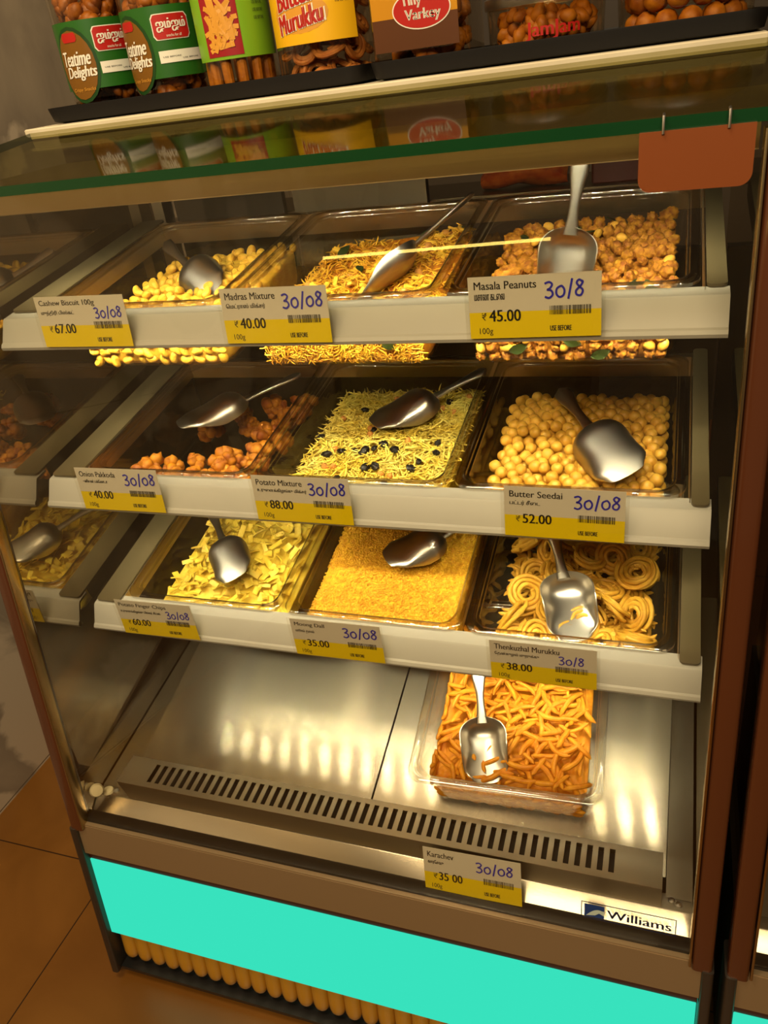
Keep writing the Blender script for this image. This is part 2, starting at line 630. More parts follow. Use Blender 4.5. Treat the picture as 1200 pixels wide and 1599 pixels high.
def build_case(dx, label, full):
    root = empty('display_case', loc=(dx, 0, FZ))
    K = lambda mb, n, m, **k: _child(mb, n, m, root, dx, **k)

    def _child(mb, n, m, root, dx, uv=None, smooth=True):
        o = mb.build(n, m, smooth=smooth)
        o.parent = root
        o.matrix_parent_inverse = Matrix.Translation((0, 0, -FZ))
        if uv:
            uv_planar(o, *uv)
        return o
    # plinth body below the deck
    m = MB(); m.box(XL + 0.012, XR - 0.012, -0.20, BACK, -0.535, -0.212)
    K(m, 'plinth_body', M['dark_back'], smooth=False)
    # fascia with a folded top edge
    m = MB(); front_plate(m, XL + 0.012, XR - 0.012, -0.266, -0.207, 0.02)
    m.box(XL + 0.012, XR - 0.012, fy(-0.207) + 0.001, fy(-0.207) + 0.012, -0.209, -0.2045)
    K(m, 'fascia', M['steel_fascia'], uv=(0, 2))
    m = MB(); front_plate(m, XL + 0.013, XR - 0.013, -0.284, -0.266, 0.02, 0.006)
    K(m, 'fascia_trim', M['trim_red'], smooth=False)
    m = MB(); front_plate(m, XL + 0.014, XR - 0.014, -0.447, -0.283, 0.02, 0.004)
    K(m, 'light_panel', M['teal'], smooth=False)
    # fluted kick panel, each flute a half round with a domed foot
    m = MB()
    x = XL + 0.016
    pitch = 0.0275
    n = int((XR - XL - 0.03) / pitch)
    pitch = (XR - XL - 0.032) / n
    for k in range(n):
        cx = x + pitch * (k + 0.5)
        rings = []
        for z in [-0.447, -0.47, -0.49, -0.505] + [-0.505 - 0.017 * math.sin(a) for a in (0.5, 0.9, 1.25, 1.5)]:
            q = 1.0 if z >= -0.505 else math.sqrt(max(0.0, 1 - ((-0.505 - z) / 0.0172) ** 2))
            r = pitch / 2 * max(q, 0.05)
            rings.append([(cx + r * math.cos(PI * j / 10), fy(z) + 0.022 - 0.011 * max(q, 0.05) * math.sin(PI * j / 10), z) for j in range(11)])
        m.loft(rings, closed=False)
    K(m, 'fluted_kick_panel', M['flute'])
    m = MB(); front_plate(m, XL + 0.014, XR - 0.014, -0.535, -0.447, 0.02, 0.024)
    m.box(XL + 0.014, XR - 0.014, fy(-0.535) + 0.004, -0.2, -0.536, -0.528)
    K(m, 'toe_rail', M['gasket'], smooth=False)
    # corner posts (front), lower cheeks
    for sx, a, bb in ((-1, XL, GL), (1, GR, XR)):
        m = MB()
        prof0 = [(p[0], p[1]) for p in rrect(a, bb, 0, 0.026, 0.005, 3)]
        m.loft([[(px, fy(z) - 0.004 + py, z) for px, py in prof0] for z in (ZS - 0.01, ZT - 0.004)], True, True)
        o = K(m, 'corner_post', M['post'])
        m = MB()
        e = GL + 0.002 if sx < 0 else GR - 0.002
        m.loft([[(px, fy(z) - 0.0055 + py, z) for px, py in rrect(e - 0.0015, e + 0.0015, 0, 0.018, 0.001, 2)] for z in (ZS - 0.004, ZT - 0.004)], True, True)
        K(m, 'post_trim', M['post_trim'])
        m = MB()
        c0, c1 = (XL - 0.002, XL + 0.012) if sx < 0 else (XR - 0.012, XR + 0.002)
        m.loft([[(px, fy(z) - 0.006 + py, z) for px, py in rrect(c0, c1, 0, 0.05, 0.004, 3)] for z in (-0.535, ZS - 0.008)], True, True)
        K(m, 'side_cheek', M['lower_post'])
    # side glass and its dark band
    for gx in (GL - 0.006, GR + 0.002):
        m = MB()
        p = [(fy(ZS) + 0.02, ZS), (BACK, ZS), (BACK, ZT), (fy(ZT) + 0.02, ZT)]
        m.prism_x(p, gx, gx + 0.004)
        K(m, 'side_glass', M['glass_side'], smooth=False)
    # front glass, fixed, running from the sill to the top pane
    m = MB(); front_plate(m, GL, GR, ZS + 0.006, ZT, 0.0035, 0.004)
    K(m, 'front_glass', M['glass_front'], smooth=False)
    # sill plate, gasket
    m = MB()
    m.prism_x([(fy(ZS) + 0.026, ZS - 0.002), (-0.213, -0.1880), (-0.211, -0.1872), (-0.190, -0.1872), (-0.190, -0.1895), (-0.212, -0.1905), (fy(ZS) + 0.028, ZS - 0.005)], GL, GR)
    K(m, 'sill_plate', M['steel_deck'], uv=(1, 0))
    m = MB()
    m.prism_x([(fy(ZS) + 0.006, ZS - 0.004), (fy(ZS) + 0.028, ZS - 0.004), (fy(ZS) + 0.028, ZS + 0.002), (fy(ZS) + 0.016, ZS + 0.006), (fy(ZS) + 0.008, ZS + 0.004)], GL, GR)
    K(m, 'sill_gasket', M['gasket'])
    # deck of two lift-out trays is separate; here the gutters and the rear
    for x0, x1 in ((GL, -0.422), (0.409, GR)):
        m = MB()
        m.add([(x0, -0.196, -0.1862), (x1, -0.196, -0.1862), (x1, BACK - 0.02, -0.10), (x0, BACK - 0.02, -0.10)], [(0, 1, 2, 3)])
        K(m, 'side_gutter', M['steel_deck'], uv=(1, 0), smooth=False)
    m = MB(); m.box(GL, GR, BACK - 0.02, BACK, ZS, 0.50)
    K(m, 'rear_panel', M['dark_back'], smooth=False)
    if full:
        m = MB(); m.box(-0.20, 0.02, BACK - 0.015, BACK, 0.50, 0.69)
        K(m, 'rear_door', M['grey_back'], uv=(0, 2), smooth=False)
        m = MB(); m.box(-0.42, -0.22, BACK - 0.012, BACK, 0.50, 0.69)
        K(m, 'rear_door', M['dark_back'], smooth=False)
        m = MB(); m.box(-0.452, -0.432, BACK - 0.03, BACK, 0.50, 0.69)
        K(m, 'rear_post', M['steel'], uv=(0, 2), smooth=False)
    m = MB(); m.box(GL, GR, BACK - 0.012, BACK, 0.676, ZT)
    K(m, 'rear_header', M['steel_dark'], uv=(0, 2), smooth=False)
    # canopy: steel housing of the top lamp
    m = MB()
    m.prism_x([(-0.105, 0.704), (-0.105, 0.683), (-0.104, 0.682), (-0.1005, 0.682), (-0.1000, 0.696), (-0.045, 0.696), (0.30, 0.697), (0.30, 0.704)], GL + 0.004, GR - 0.004)
    o = K(m, 'lamp_canopy', M['canopy'], uv=(0, 1))
    # green-edged top glass sloping up to the slab
    m = MB()
    y0 = fy(0.712) - 0.012
    m.mat = 0
    A = [(y0, 0.7075), (y0, 0.7175), (0.20, 0.752), (0.20, 0.742)]
    x0, x1 = (XL - 0.05 if full else XL + 0.002), XR + 0.0
    m.add([(x0, *A[1]), (x1, *A[1]), (x1, *A[2]), (x0, *A[2])], [(0, 1, 2, 3)])
    m.add([(x0, *A[0]), (x1, *A[0]), (x1, *A[3]), (x0, *A[3])], [(3, 2, 1, 0)])
    m.mat = 1
    m.add([(x0, *A[0]), (x1, *A[0]), (x1, *A[1]), (x0, *A[1])], [(0, 1, 2, 3)])
    m.add([(x0, *A[0]), (x0, *A[1]), (x0, *A[2]), (x0, *A[3])], [(0, 1, 2, 3)])
    m.add([(x1, *A[0]), (x1, *A[1]), (x1, *A[2]), (x1, *A[3])], [(3, 2, 1, 0)])
    K(m, 'top_glass', [M['glass_top'], M['glass_edge']], smooth=False)
    m = MB(); m.box(XL, XR, -0.02, 0.22, 0.7045, 0.7065)
    K(m, 'canopy_cover', M['cover'], smooth=False)
    m = MB(); m.box(XL, XR, 0.195, 0.55, 0.69, 0.742)
    K(m, 'top_frame', M['steel_dark'], uv=(0, 1), smooth=False)
    tag(root, label, 'display case', 'snack display cases')
    return root


case = build_case(0, 'steel and glass snack display case filled with tubs of snacks', True)
case2 = build_case(XR - XL + 0.016, 'neighbouring display case, only a strip of it in view beyond the red-brown posts', False)

# lamps inside the main case
def led_strip(parent, x0, x1, T, n):
    m = MB(); m.mat = 0
    m.box(x0, x1, -0.006, 0.006, 0, 0.004, T)
    m.mat = 1
    for k in range(n):
        x = x0 + (x1 - x0) * (k + 0.5) / n
        m.box(x - 0.003, x + 0.003, -0.003, 0.003, -0.0012, 0, T)
    return m


m = led_strip(case, -0.44, 0.42, Matrix.Translation((0, -0.056, 0.6915)), 22)
o = m.build('canopy_light', [M['led_base'], M['led']], smooth=False)
o.parent = case; o.matrix_parent_inverse = Matrix.Translation((0, 0, -FZ))
led_lights('canopy_light_beam', Matrix.Translation((0, -0.056, 0.690)), -0.44, 0.42, 22, CANOPY_W, 40, 92)

# cap, screws, peg on the case
m = MB(); m.lathe([(0.002, 0.006), (0.009, 0.005), (0.011, 0.001), (0.011, 0)], 20, Matrix.Translation((-0.452, -0.222, -0.168)) @ Matrix.Rotation(math.radians(60), 4, 'Y') @ Matrix.Rotation(math.radians(30), 4, 'X'))
m.lathe([(0.002, 0.004), (0.008, 0.003), (0.009, 0)], 20, Matrix.Translation((-0.447, -0.206, -0.1872)))
o = m.build('corner_cap', M['cream']); o.parent = case; o.matrix_parent_inverse = Matrix.Translation((0, 0, -FZ))
for (x, y) in ((0.4245, -0.203), (-0.435, -0.202), (0.416, -0.199)):
    m = MB(); m.lathe([(0.0045, 0), (0.004, 0.0015), (0.002, 0.0022)], 14, Matrix.Translation((x, y, -0.1872)))
    m.box(-0.003, 0.003, -0.0005, 0.0005, 0.0022, 0.0026, Matrix.Translation((x, y, -0.1872)) @ Matrix.Rotation(0.6, 4, 'Z'))
    o = m.build('screw', M['alu']); o.parent = case; o.matrix_parent_inverse = Matrix.Translation((0, 0, -FZ))
m = MB(); m.lathe([(0.007, 0), (0.007, 0.006), (0.004, 0.009)], 16, Matrix.Translation((XL - 0.002, fy(-0.24) + 0.02, -0.245)) @ Matrix.Rotation(-PI / 2, 4, 'Y'))
o = m.build('side_peg', M['green_peg']); o['label'] = 'green peg'; o.parent = case; o.matrix_parent_inverse = Matrix.Translation((0, 0, -FZ))

# maker's sticker on the front glass, just above the sill
s0 = Vector((0.309, fy(-0.170) + 0.003, -0.1755))
fT = Matrix(((1, 0, 0, s0.x), (0, 0.136, -0.991, s0.y), (0, 0.991, 0.136, s0.z), (0, 0, 0, 1)))
st = empty('sticker', fT)
SWd, SH = 0.112, 0.0275
m = MB()
for q in ((0, SWd, 0, 0.0012), (0, SWd, SH - 0.0012, SH), (0, 0.0012, 0, SH), (SWd - 0.0012, SWd, 0, SH)):
    m.box(q[0], q[1], q[2], q[3], 0, 0.0003)
m.build('sticker_border', M['navy'], st, smooth=False)
m = MB(); m.mat = 0; m.box(0.004, 0.028, 0.0035, SH - 0.0035, 0, 0.0004)
m.mat = 1
arc = [(0.006 + 0.022 * t, 0.005 + 0.0125 * math.sin(PI * min(1, t * 1.15) * 0.62)) for t in [i / 10 for i in range(11)]]
m.add([(x, y, 0.0007) for x, y in arc] + [(0.028, 0.0085, 0.0007), (0.022, 0.012, 0.0007), (0.017, 0.0075, 0.0007), (0.012, 0.0045, 0.0007)], [tuple(range(14))])
m.build('globe_emblem', [M['logo_blue'], M['logo_pale']], st, smooth=False)
m = MB(); put_text(m, 'Williams', 0.031, 0.0070, height=0.0135, width=0.075, bold=0.0009)
o = m.build('sticker_lettering', M['navy'], st, smooth=False); o.location.z = 0.0004
tag(st, 'small bordered sticker with blue globe emblem and dark lettering on the front glass', 'sticker')

# the trays that make the deck
def deck_tray(x0, x1, label):
    y0, y1 = -0.170, 0.325
    m = MB()
    n = 14
    ys = [y0 + (y1 - y0) * i / n for i in range(n + 1)]
    top = [[(x, y, deckz(y)) for x in (x0, x1)] for y in ys]
    vs = [p for r in top for p in r]
    fs = [(2 * i, 2 * i + 1, 2 * i + 3, 2 * i + 2) for i in range(n)]
    m.add(vs, fs)
    k = len(vs)
    m.add([(x0, y0, deckz(y0)), (x1, y0, deckz(y0)), (x1, y0, deckz(y0) - 0.006), (x0, y0, deckz(y0) - 0.006)], [(0, 3, 2, 1)])
    for xx in (x0, x1):
        m.add([(xx, y, deckz(y) - d) for y in (y0, y1) for d in (0, 0.008)], [(0, 1, 3, 2)])
    o = m.build('deck_tray', M['steel_deck'], smooth=True)
    uv_planar(o, 1, 0)
    tag(o, label, 'tray', 'steel deck trays')
    return o


deck_tray(-0.421, -0.0125, 'brushed steel deck tray with nothing standing on it')
deck_tray(-0.0095, 0.408, 'brushed steel deck tray carrying the tub of orange snack sticks')

# air grille in front of the deck
m = MB()
gx0, gx1, gy0, gy1, gz = -0.402, 0.403, -0.222, -0.173, -0.131
sl = 0.13
ns = 50
px0, px1 = -0.352, 0.352
pit_ = (px1 - px0) / ns
T = Matrix.Identity(4)
zz = lambda y: gz + 0.09 * (y - gy1)
def strip(xa, xb, ya, yb, th=0.0015):
    m.add([(xa, ya, zz(ya)), (xb, ya, zz(ya)), (xb, yb, zz(yb)), (xa, yb, zz(yb)), (xa, ya, zz(ya) - th), (xb, ya, zz(ya) - th), (xb, yb, zz(yb) - th), (xa, yb, zz(yb) - th)],
          [(0, 1, 2, 3), (7, 6, 5, 4), (0, 4, 5, 1), (3, 2, 6, 7), (0, 3, 7, 4), (1, 5, 6, 2)])
strip(gx0, gx1, gy0, gy0 + 0.009)
strip(gx0, gx1, gy1 - 0.008, gy1)
strip(gx0, px0, gy0 + 0.009, gy1 - 0.008)
strip(px1, gx1, gy0 + 0.009, gy1 - 0.008)
for k in range(ns):
    x = px0 + pit_ * k
    strip(x + pit_ * 0.50, x + pit_, gy0 + 0.009, gy1 - 0.008)
m.add([(gx0, gy0, zz(gy0)), (gx1, gy0, zz(gy0)), (gx1, gy0 + 0.010, -0.1858), (gx0, gy0 + 0.010, -0.1858)], [(0, 3, 2, 1)])
for xx in (gx0, gx1):
    m.add([(xx, gy0, zz(gy0)), (xx, gy1, zz(gy1)), (xx, gy1, -0.1858), (xx, gy0 + 0.010, -0.1858)], [(0, 1, 2, 3)])
m.add([(gx0, gy1, zz(gy1)), (gx1, gy1, zz(gy1)), (gx1, gy1, -0.182), (gx0, gy1, -0.182)], [(0, 1, 2, 3)])
go = m.build('air_grille', M['grille'], smooth=False)
uv_planar(go, 0, 2)
tag(go, 'long slotted steel air grille along the front of the deck', 'grille')
m = MB(); m.box(gx0 + 0.01, gx1 - 0.01, gy0 + 0.004, gy1 - 0.002, -0.150, -0.148)
gm = m.build('dark_mesh', mat('dark_mesh', (0.012, 0.009, 0.006), 0.7), go, smooth=False)
gm['label'] = 'dark mesh seen through the slots'

# ------------------------------------------------------------------ shelves
SH_Y = [-0.046, -0.0675, -0.075]
SH_Z = [0.5578, 0.3312, 0.1156]
SH_T = [math.radians(7.59), math.radians(8.33), math.radians(11.84)]
SH_M = [Matrix.Translation((0, SH_Y[i], SH_Z[i])) @ Matrix.Rotation(SH_T[i], 4, 'X') for i in range(3)]
shelf_label = ['topmost white-railed display shelf, holding cashew, mixture and peanut tubs',
               'middle white-railed display shelf, holding the tub of round balls',
               'lowest white-railed display shelf, holding the tub of coiled snacks']
RXL, RXR = [-0.452, -0.4535, -0.4505], [0.4285, 0.428, 0.4335]
for i in range(3):
    root = empty('display_shelf', SH_M[i])
    m = MB()
    prof = [(0.004, -0.0055), (-0.016, -0.0055), (-0.0185, -0.0072), (-0.0355, -0.0300), (-0.0385, -0.0312), (-0.0415, -0.0345), (-0.0408, -0.0385), (-0.037, -0.0405), (-0.033, -0.0395),
            (-0.0338, -0.0372), (-0.0325, -0.031), (-0.0165, -0.0095), (0.004, -0.0085)]
    m.prism_x(prof[::-1], RXL[i], RXR[i])
    m.build('ticket_rail', M['white_metal'], root, angle=25)
    m = MB(); m.box(RXL[i] + 0.01, RXR[i] - 0.01, 0.3235, 0.335, -0.036, -0.006)
    o = m.build('rear_bar', M['steel'], root, smooth=False); uv_planar(o, 0, 2)
    for sx in (-1, 1):
        m = MB(); m.box(min(sx * 0.4058, sx * 0.4068), max(sx * 0.4058, sx * 0.4068), -0.004, 0.335, -0.034, -0.0052)
        o = m.build('side_bar', M['steel'], root, smooth=False); uv_planar(o, 1, 2)
    for x0, x1 in ((RXL[i] + 0.002, -0.407), (0.4075, RXR[i] - 0.002)):
        m = MB()
        rr_ = rrect(x0, x1, -0.012 if i else 0.0, 0.34, 0.006, 4)
        m.loft([[(x, y, -0.0045) for x, y in rr_], [(x, y, -0.0015) for x, y in rr_]], True, True)
        xo = x0 if x0 < 0 else x1
        m.box(min(xo, xo + (0.002 if x0 < 0 else -0.002)), max(xo, xo + (0.002 if x0 < 0 else -0.002)), 0.01, 0.34, -0.03, -0.003)
        m.build('side_plate', M['side_strip'], root)
    T = Matrix.Translation((0, -0.0125, -0.0155))
    m = led_strip(root, RXL[i] + 0.02, RXR[i] - 0.02, T, 20)
    m.build('light_strip', [M['led_base'], M['led']], root, smooth=False)
    tag(root, shelf_label[i], 'shelf', 'display shelves')
    led_lights('shelf_light_beam', SH_M[i] @ Matrix.Translation((0, -0.0125, -0.0172)), RXL[i] + 0.02, RXR[i] - 0.02, 20, LED_W * (0.95 if i == 2 else 1.0), 25, 100)

# ------------------------------------------------------------------ clear food pans
PW, PL, PD = 0.264, 0.321, 0.10
PAN_RINGS = [(0.0006, -0.005, .020), (0.0, -0.0045, .020), (0.0, -0.001, .020), (0.0012, 0.0, .020), (0.0095, 0.0, .022), (0.0105, -0.001, .022), (0.0112, -0.005, .022), (0.0135, -0.0062, .024), (0.0142, -0.009, .024),
             (0.0165, -0.045, .026), (0.0195, -0.086, .028), (0.0215, -0.093, .028), (0.025, -0.0975, .026), (0.030, -0.0995, .024), (0.036, -0.1, .020)]
m = MB()
m.loft([[(x, y, z) for x, y in rrect(-PW / 2 + i_, PW / 2 - i_, i_, PL - i_, r_, 8)] for i_, z, r_ in PAN_RINGS], False, True)
m.mi = [1 if f[0] // 36 < 8 else 0 for f in m.f]
pan_mesh = m.mesh('food_pan', [M['pan'], M['pan_rim']], True, 50)

e0 = math.radians(15.5)
t15 = Matrix.Rotation(e0, 4, 'X')
yB = -0.14
PAN_M = []
for i in range(3):
    for k in range(3):
        PAN_M.append(SH_M[i] @ Matrix.Translation(((k - 1) * 0.27, 0.0005, 0)))
PAN_M.append(Matrix.Translation((0.195, yB, deckz(yB) + 0.0008)) @ t15 @ Matrix.Rotation(0.035, 4, 'Z') @ Matrix.Translation((0, 0, PD)))
FOODS = ['yellow cashew-shaped biscuits', 'fine yellow fried mixture with green leaves', 'rough orange spiced peanuts', 'dark orange onion fritters', 'pale shredded potato mixture with dark raisins',
         'round tan butter balls', 'pale yellow potato finger chips', 'small yellow split lentils', 'coiled tan snack rings', 'bright orange snack sticks']
for T, fd in zip(PAN_M, FOODS):
    o = bpy.data.objects.new('food_pan', pan_mesh)
    COL.objects.link(o)
    o.matrix_world = T
    tag(o, 'clear plastic food pan holding ' + fd, 'food pan', 'clear food pans')

# ------------------------------------------------------------------ price tags
TW, TH = 0.132, 0.0625


def price_tag(q, T, label, h=TH):
    root = empty('price_tag', T)
    m = MB(); m.mat = 0
    m.box(0, TW, h * 0.43, h, 0, 0.0006)
    m.mat = 1
    m.box(0, TW, 0, h * 0.43, 0, 0.0006)
    m.build('card', [M['paper'], M['yellow']], root, smooth=False)

    def part(name, mb, mt, z=0.0009):
        o = mb.build(name, mt, root, smooth=False)
        o.location.z = z
        return o
    long_ = len(q[1]) > 16
    m = MB()
    put_text(m, q[1], 0.006, h * 0.795, height=h * (0.125 if not long_ else 0.135), width=min(0.0045 * len(q[1]), 0.083), bold=0.0003)
    part('product_name', m, M['ink'])
    m = MB()
    tl = tamil(q[2])
    put_text(m, tl, 0.006, h * 0.625, height=h * 0.105, width=min(0.0031 * len(q[2]), 0.070), bold=0.0004)
    part('second_name', m, M['ink'])
    m = MB()
    put_text(m, '₹', 0.013, h * 0.30, height=h * 0.12)
    put_text(m, q[3], 0.0205, h * 0.275, height=h * 0.19, width=0.032, bold=0.0007)
    part('price', m, M['ink'])
    if q[4]:
        m = MB(); put_text(m, '100g', 0.010, h * 0.045, height=h * 0.13, width=0.014)
        part('weight', m, M['ink'])
    m = MB()
    x = 0.082
    rr_ = random.Random(sum(map(ord, q[1])) % 97)
    while x < 0.122:
        wd = rr_.choice((0.0004, 0.0007, 0.001))
        m.box(x, x + wd, h * 0.36, h * 0.50, 0, 0.0001)
        x += wd + rr_.choice((0.0004, 0.0006, 0.001))
    part('barcode', m, M['ink'])
    m = MB(); put_text(m, 'USE BEFORE', 0.082, h * 0.10, height=h * 0.085, width=0.021, bold=0.0004)
    part('small_print', m, M['ink'])
    m = MB()
    handwriting(m, q[5], (0.077 if h < 0.065 else 0.072) if not long_ else 0.086, h * (0.62 if not long_ else 0.56), min(h, 0.0625) * (0.25 if not long_ else 0.2))
    part('written_date', m, M['pen'], 0.0011)
    # clear sleeve
    m = MB(); m.box(-0.004, TW + 0.004, -0.002, h + 0.002, 0, 0.0003)
    o = part('plastic_sleeve', m, M['film'], 0.0018)
    tag(root, label, 'price tag', 'price tags')
    return root


TAG_LABEL = ['white and yellow price tag reading 67.00 before the cashew-shaped biscuits', 'white and yellow price tag reading 40.00 before the fine yellow mixture',
             'white and yellow price tag reading 45.00 before the spiced peanuts', 'white and yellow price tag reading 40.00 before the onion fritters',
             'white and yellow price tag reading 88.00 before the shredded potato mixture', 'white and yellow price tag reading 52.00 before the round tan balls',
             'white and yellow price tag reading 60.00 before the potato chips', 'white and yellow price tag reading 35.00 before the yellow lentils',
             'white and yellow price tag reading 38.00 before the coiled snack rings', 'white and yellow price tag reading 35 00 leaning on the air grille']
lean = math.radians(90 - 12)
for q, lb in zip(PRODUCTS, TAG_LABEL):
    if q[0] < 3:
        T = SH_M[q[0]] @ Matrix.Translation((q[6], -0.0445, -0.0325)) @ Matrix.Rotation(lean, 4, 'X') @ Matrix.Rotation(math.radians(q[7]), 4, 'Z')
    else:
        T = Matrix.Translation((0.1005, -0.2445, -0.2015)) @ Matrix.Rotation(math.radians(78), 4, 'X') @ Matrix.Rotation(math.radians(q[7]), 4, 'Z')
    price_tag(q, T, lb, TH if q[0] < 3 else 0.07)

# brown plate hung from the edge of the top glass
pT = Matrix.Translation((0.345, fy(0.69) - 0.014, 0.710))
root = empty('hanging_plate', pT)
m = MB()
o_ = [(0, -0.002), (0.0855, -0.002)]
cr_ = [(0.0855 - 0.010 + 0.010 * math.cos(a), -0.047 + 0.010 + -0.010 * math.sin(a)) for a in [i * PI / 16 for i in range(9)]]
cl_ = [(0.010 - 0.010 * math.sin(a), -0.047 + 0.010 - 0.010 * math.cos(a)) for a in [i * PI / 16 for i in range(9)]]
out = o_ + cr_ + cl_
n = len(out)
m.add([(x, 0, z) for x, z in out] + [(x, 0.004, z) for x, z in out], [tuple(range(n))[::-1], tuple(range(n, 2 * n))] + [(i, (i + 1) % n, n + (i + 1) % n, n + i) for i in range(n)])
m.build('plate', M['plate'], root, smooth=False)
for x in (0.018, 0.066):
    m = MB(); m.tube([(x, -0.0008, -0.004), (x, -0.0008, 0.003), (x, 0.001, 0.0085), (x, 0.008, 0.0095)], 0.0012, 8)
    m.build('wire_hook', M['alu'], root)
tag(root, 'blank brown plate with rounded lower corners hung on the top glass edge', 'plate')

# ------------------------------------------------------------------ scoops
def scoop_meshes():
    mats = M['alu']
    nu, nv = 20, 16
    R = []
    W, D, Lb = 0.034, 0.030, 0.108

    def surf(u, v, t):
        rear = math.sqrt(max(0.0, 1 - (1 - min(u / 0.34, 1)) ** 2.2))
        wid = W * max(rear, 0.16) * (1 - 0.10 * u) * (1 - 0.32 * max(0, (u - 0.8) / 0.2) ** 2)
        dep = D * max(rear, 0.10)
        s = min(max((u - 0.42) / 0.58, 0), 1)
        s = s * s * (3 - 2 * s)
        th = v * PI / 2
        ze = -dep * (0.02 + 0.80 * s)
        zb = -dep
        y = (wid - t) * math.copysign(abs(math.sin(th)) ** 0.85, v)
        z = zb + (ze - zb) * (1 - abs(math.cos(th)) ** 0.9) + t * abs(math.cos(th))
        return (Lb * (u * (1 - 0.0 * abs(v))) + (0.010 * (1 - v * v) if u > 0.99 else 0), y, z)
    m = MB()
    for t, flip in ((0, False), (0.0013, True)):
        vs = [surf(i / nu, -1 + 2 * j / nv, t) for i in range(nu + 1) for j in range(nv + 1)]
        fs = []
        for i in range(nu):
            for j in range(nv):
                a = i * (nv + 1) + j
                q = (a, a + 1, a + nv + 2, a + nv + 1)
                fs.append(q if flip else q[::-1])
        m.add(vs, fs)
    k = (nu + 1) * (nv + 1)
    rim = [i * (nv + 1) for i in range(nu + 1)] + [nu * (nv + 1) + j for j in range(1, nv + 1)] + [i * (nv + 1) + nv for i in range(nu - 1, -1, -1)] + [j for j in range(nv - 1, 0, -1)]
    m.f += [(rim[i], rim[(i + 1) % len(rim)], k + rim[(i + 1) % len(rim)], k + rim[i]) for i in range(len(rim))]
    m.mi += [0] * len(rim)
    bowl = m.mesh('bowl', mats, True, 55)
    # handle: flat bar waisted in the middle, wider rounded end with a hole-like dimple
    m = MB()
    rings = []
    for i in range(15):
        t = i / 14
        x = 0.012 - 0.112 * t
        wd = 0.0085 - 0.003 * math.sin(PI * min(t * 1.3, 1)) + 0.0025 * max(0, t - 0.5) * 2
        if t > 0.9:
            wd *= math.sqrt(max(0.03, 1 - ((t - 0.9) / 0.1) ** 2))
        zc = -0.006 + 0.014 * t
        h = 0.0032 if t < 0.95 else 0.0022
        rings.append([(x, wd * math.cos(a) * (abs(math.cos(a)) ** -0.35 if abs(math.cos(a)) > 1e-3 else 1), zc + h * math.sin(a)) for a in [2 * PI * k_ / 14 for k_ in range(14)]])
    m.loft(rings, True, True)
    handle = m.mesh('handle', mats, True, 50)
    return bowl, handle


BOWL, HANDLE = scoop_meshes()
# pan, handle end, tip (pan coordinates), direction of the open side, width factor
SCOOPS = [
    (0, (-0.090, 0.246, -0.004), (0.036, 0.172, -0.072), (-0.05, 0.70, -0.58), 1.0, 'aluminium scoop lying face down among the cashew-shaped biscuits'),
    (1, (0.129, 0.254, 0.020), (-0.032, 0.118, -0.045), (-0.62, 0.25, 0.75), 0.95, 'aluminium scoop slanting out of the fine yellow mixture'),
    (2, (0.004, 0.152, 0.086), (-0.018, 0.098, -0.062), (0.05, -1.0, 0.35), 1.02, 'upright aluminium scoop with its open side out, stuck in the spiced peanuts'),
    (3, (0.090, 0.285, 0.000), (-0.058, 0.148, -0.045), (0.45, 0.30, -0.85), 1.0, 'aluminium scoop lying face down over the onion fritters'),
    (4, (0.122, 0.286, 0.005), (-0.012, 0.163, -0.045), (0.4, 0.35, -0.85), 1.0, 'aluminium scoop lying face down on the shredded potato mixture'),
    (5, (-0.036, 0.236, 0.000), (0.074, 0.070, -0.048), (0.25, 0.2, -0.95), 1.12, 'dark-looking aluminium scoop lying face down on the round tan balls'),
    (6, (-0.080, 0.205, 0.006), (0.031, 0.071, -0.038), (0.1, 0.15, -0.98), 1.0, 'dark-looking aluminium scoop lying face down on the potato chips'),
    (7, (0.130, 0.228, 0.012), (-0.004, 0.127, -0.032), (0.3, 0.25, -0.92), 1.0, 'aluminium scoop lying face down on the yellow lentils'),
    (8, (-0.042, 0.195, 0.016), (0.012, 0.036, -0.020), (0.10, -0.15, 0.98), 1.12, 'aluminium scoop lying open side up on the coiled snack rings'),
    (9, (-0.056, 0.180, 0.018), (-0.026, 0.026, -0.022), (0.05, -0.1, 1.0), 1.02, 'aluminium scoop lying open side up in the orange snack sticks'),
]
for pk, H, Tp, upv, wf, lb in SCOOPS:
    H, Tp = Vector(H), Vector(Tp)
    ax = (Tp - H)
    s = ax.length / 0.218
    ax.normalize()
    u_ = Vector(upv)
    u_ = (u_ - ax * u_.dot(ax)).normalized()
    yv = u_.cross(ax)
    org = H + ax * (0.100 * s)
    R = Matrix(((ax.x * s, yv.x * wf, u_.x * wf, org.x), (ax.y * s, yv.y * wf, u_.y * wf, org.y), (ax.z * s, yv.z * wf, u_.z * wf, org.z), (0, 0, 0, 1)))
    root = empty('food_scoop', PAN_M[pk] @ R)
    for nm, me in (('bowl', BOWL), ('handle', HANDLE)):
        o = bpy.data.objects.new(nm, me)
        COL.objects.link(o)
        o.parent = root
    tag(root, lb, 'scoop', 'aluminium food scoops')

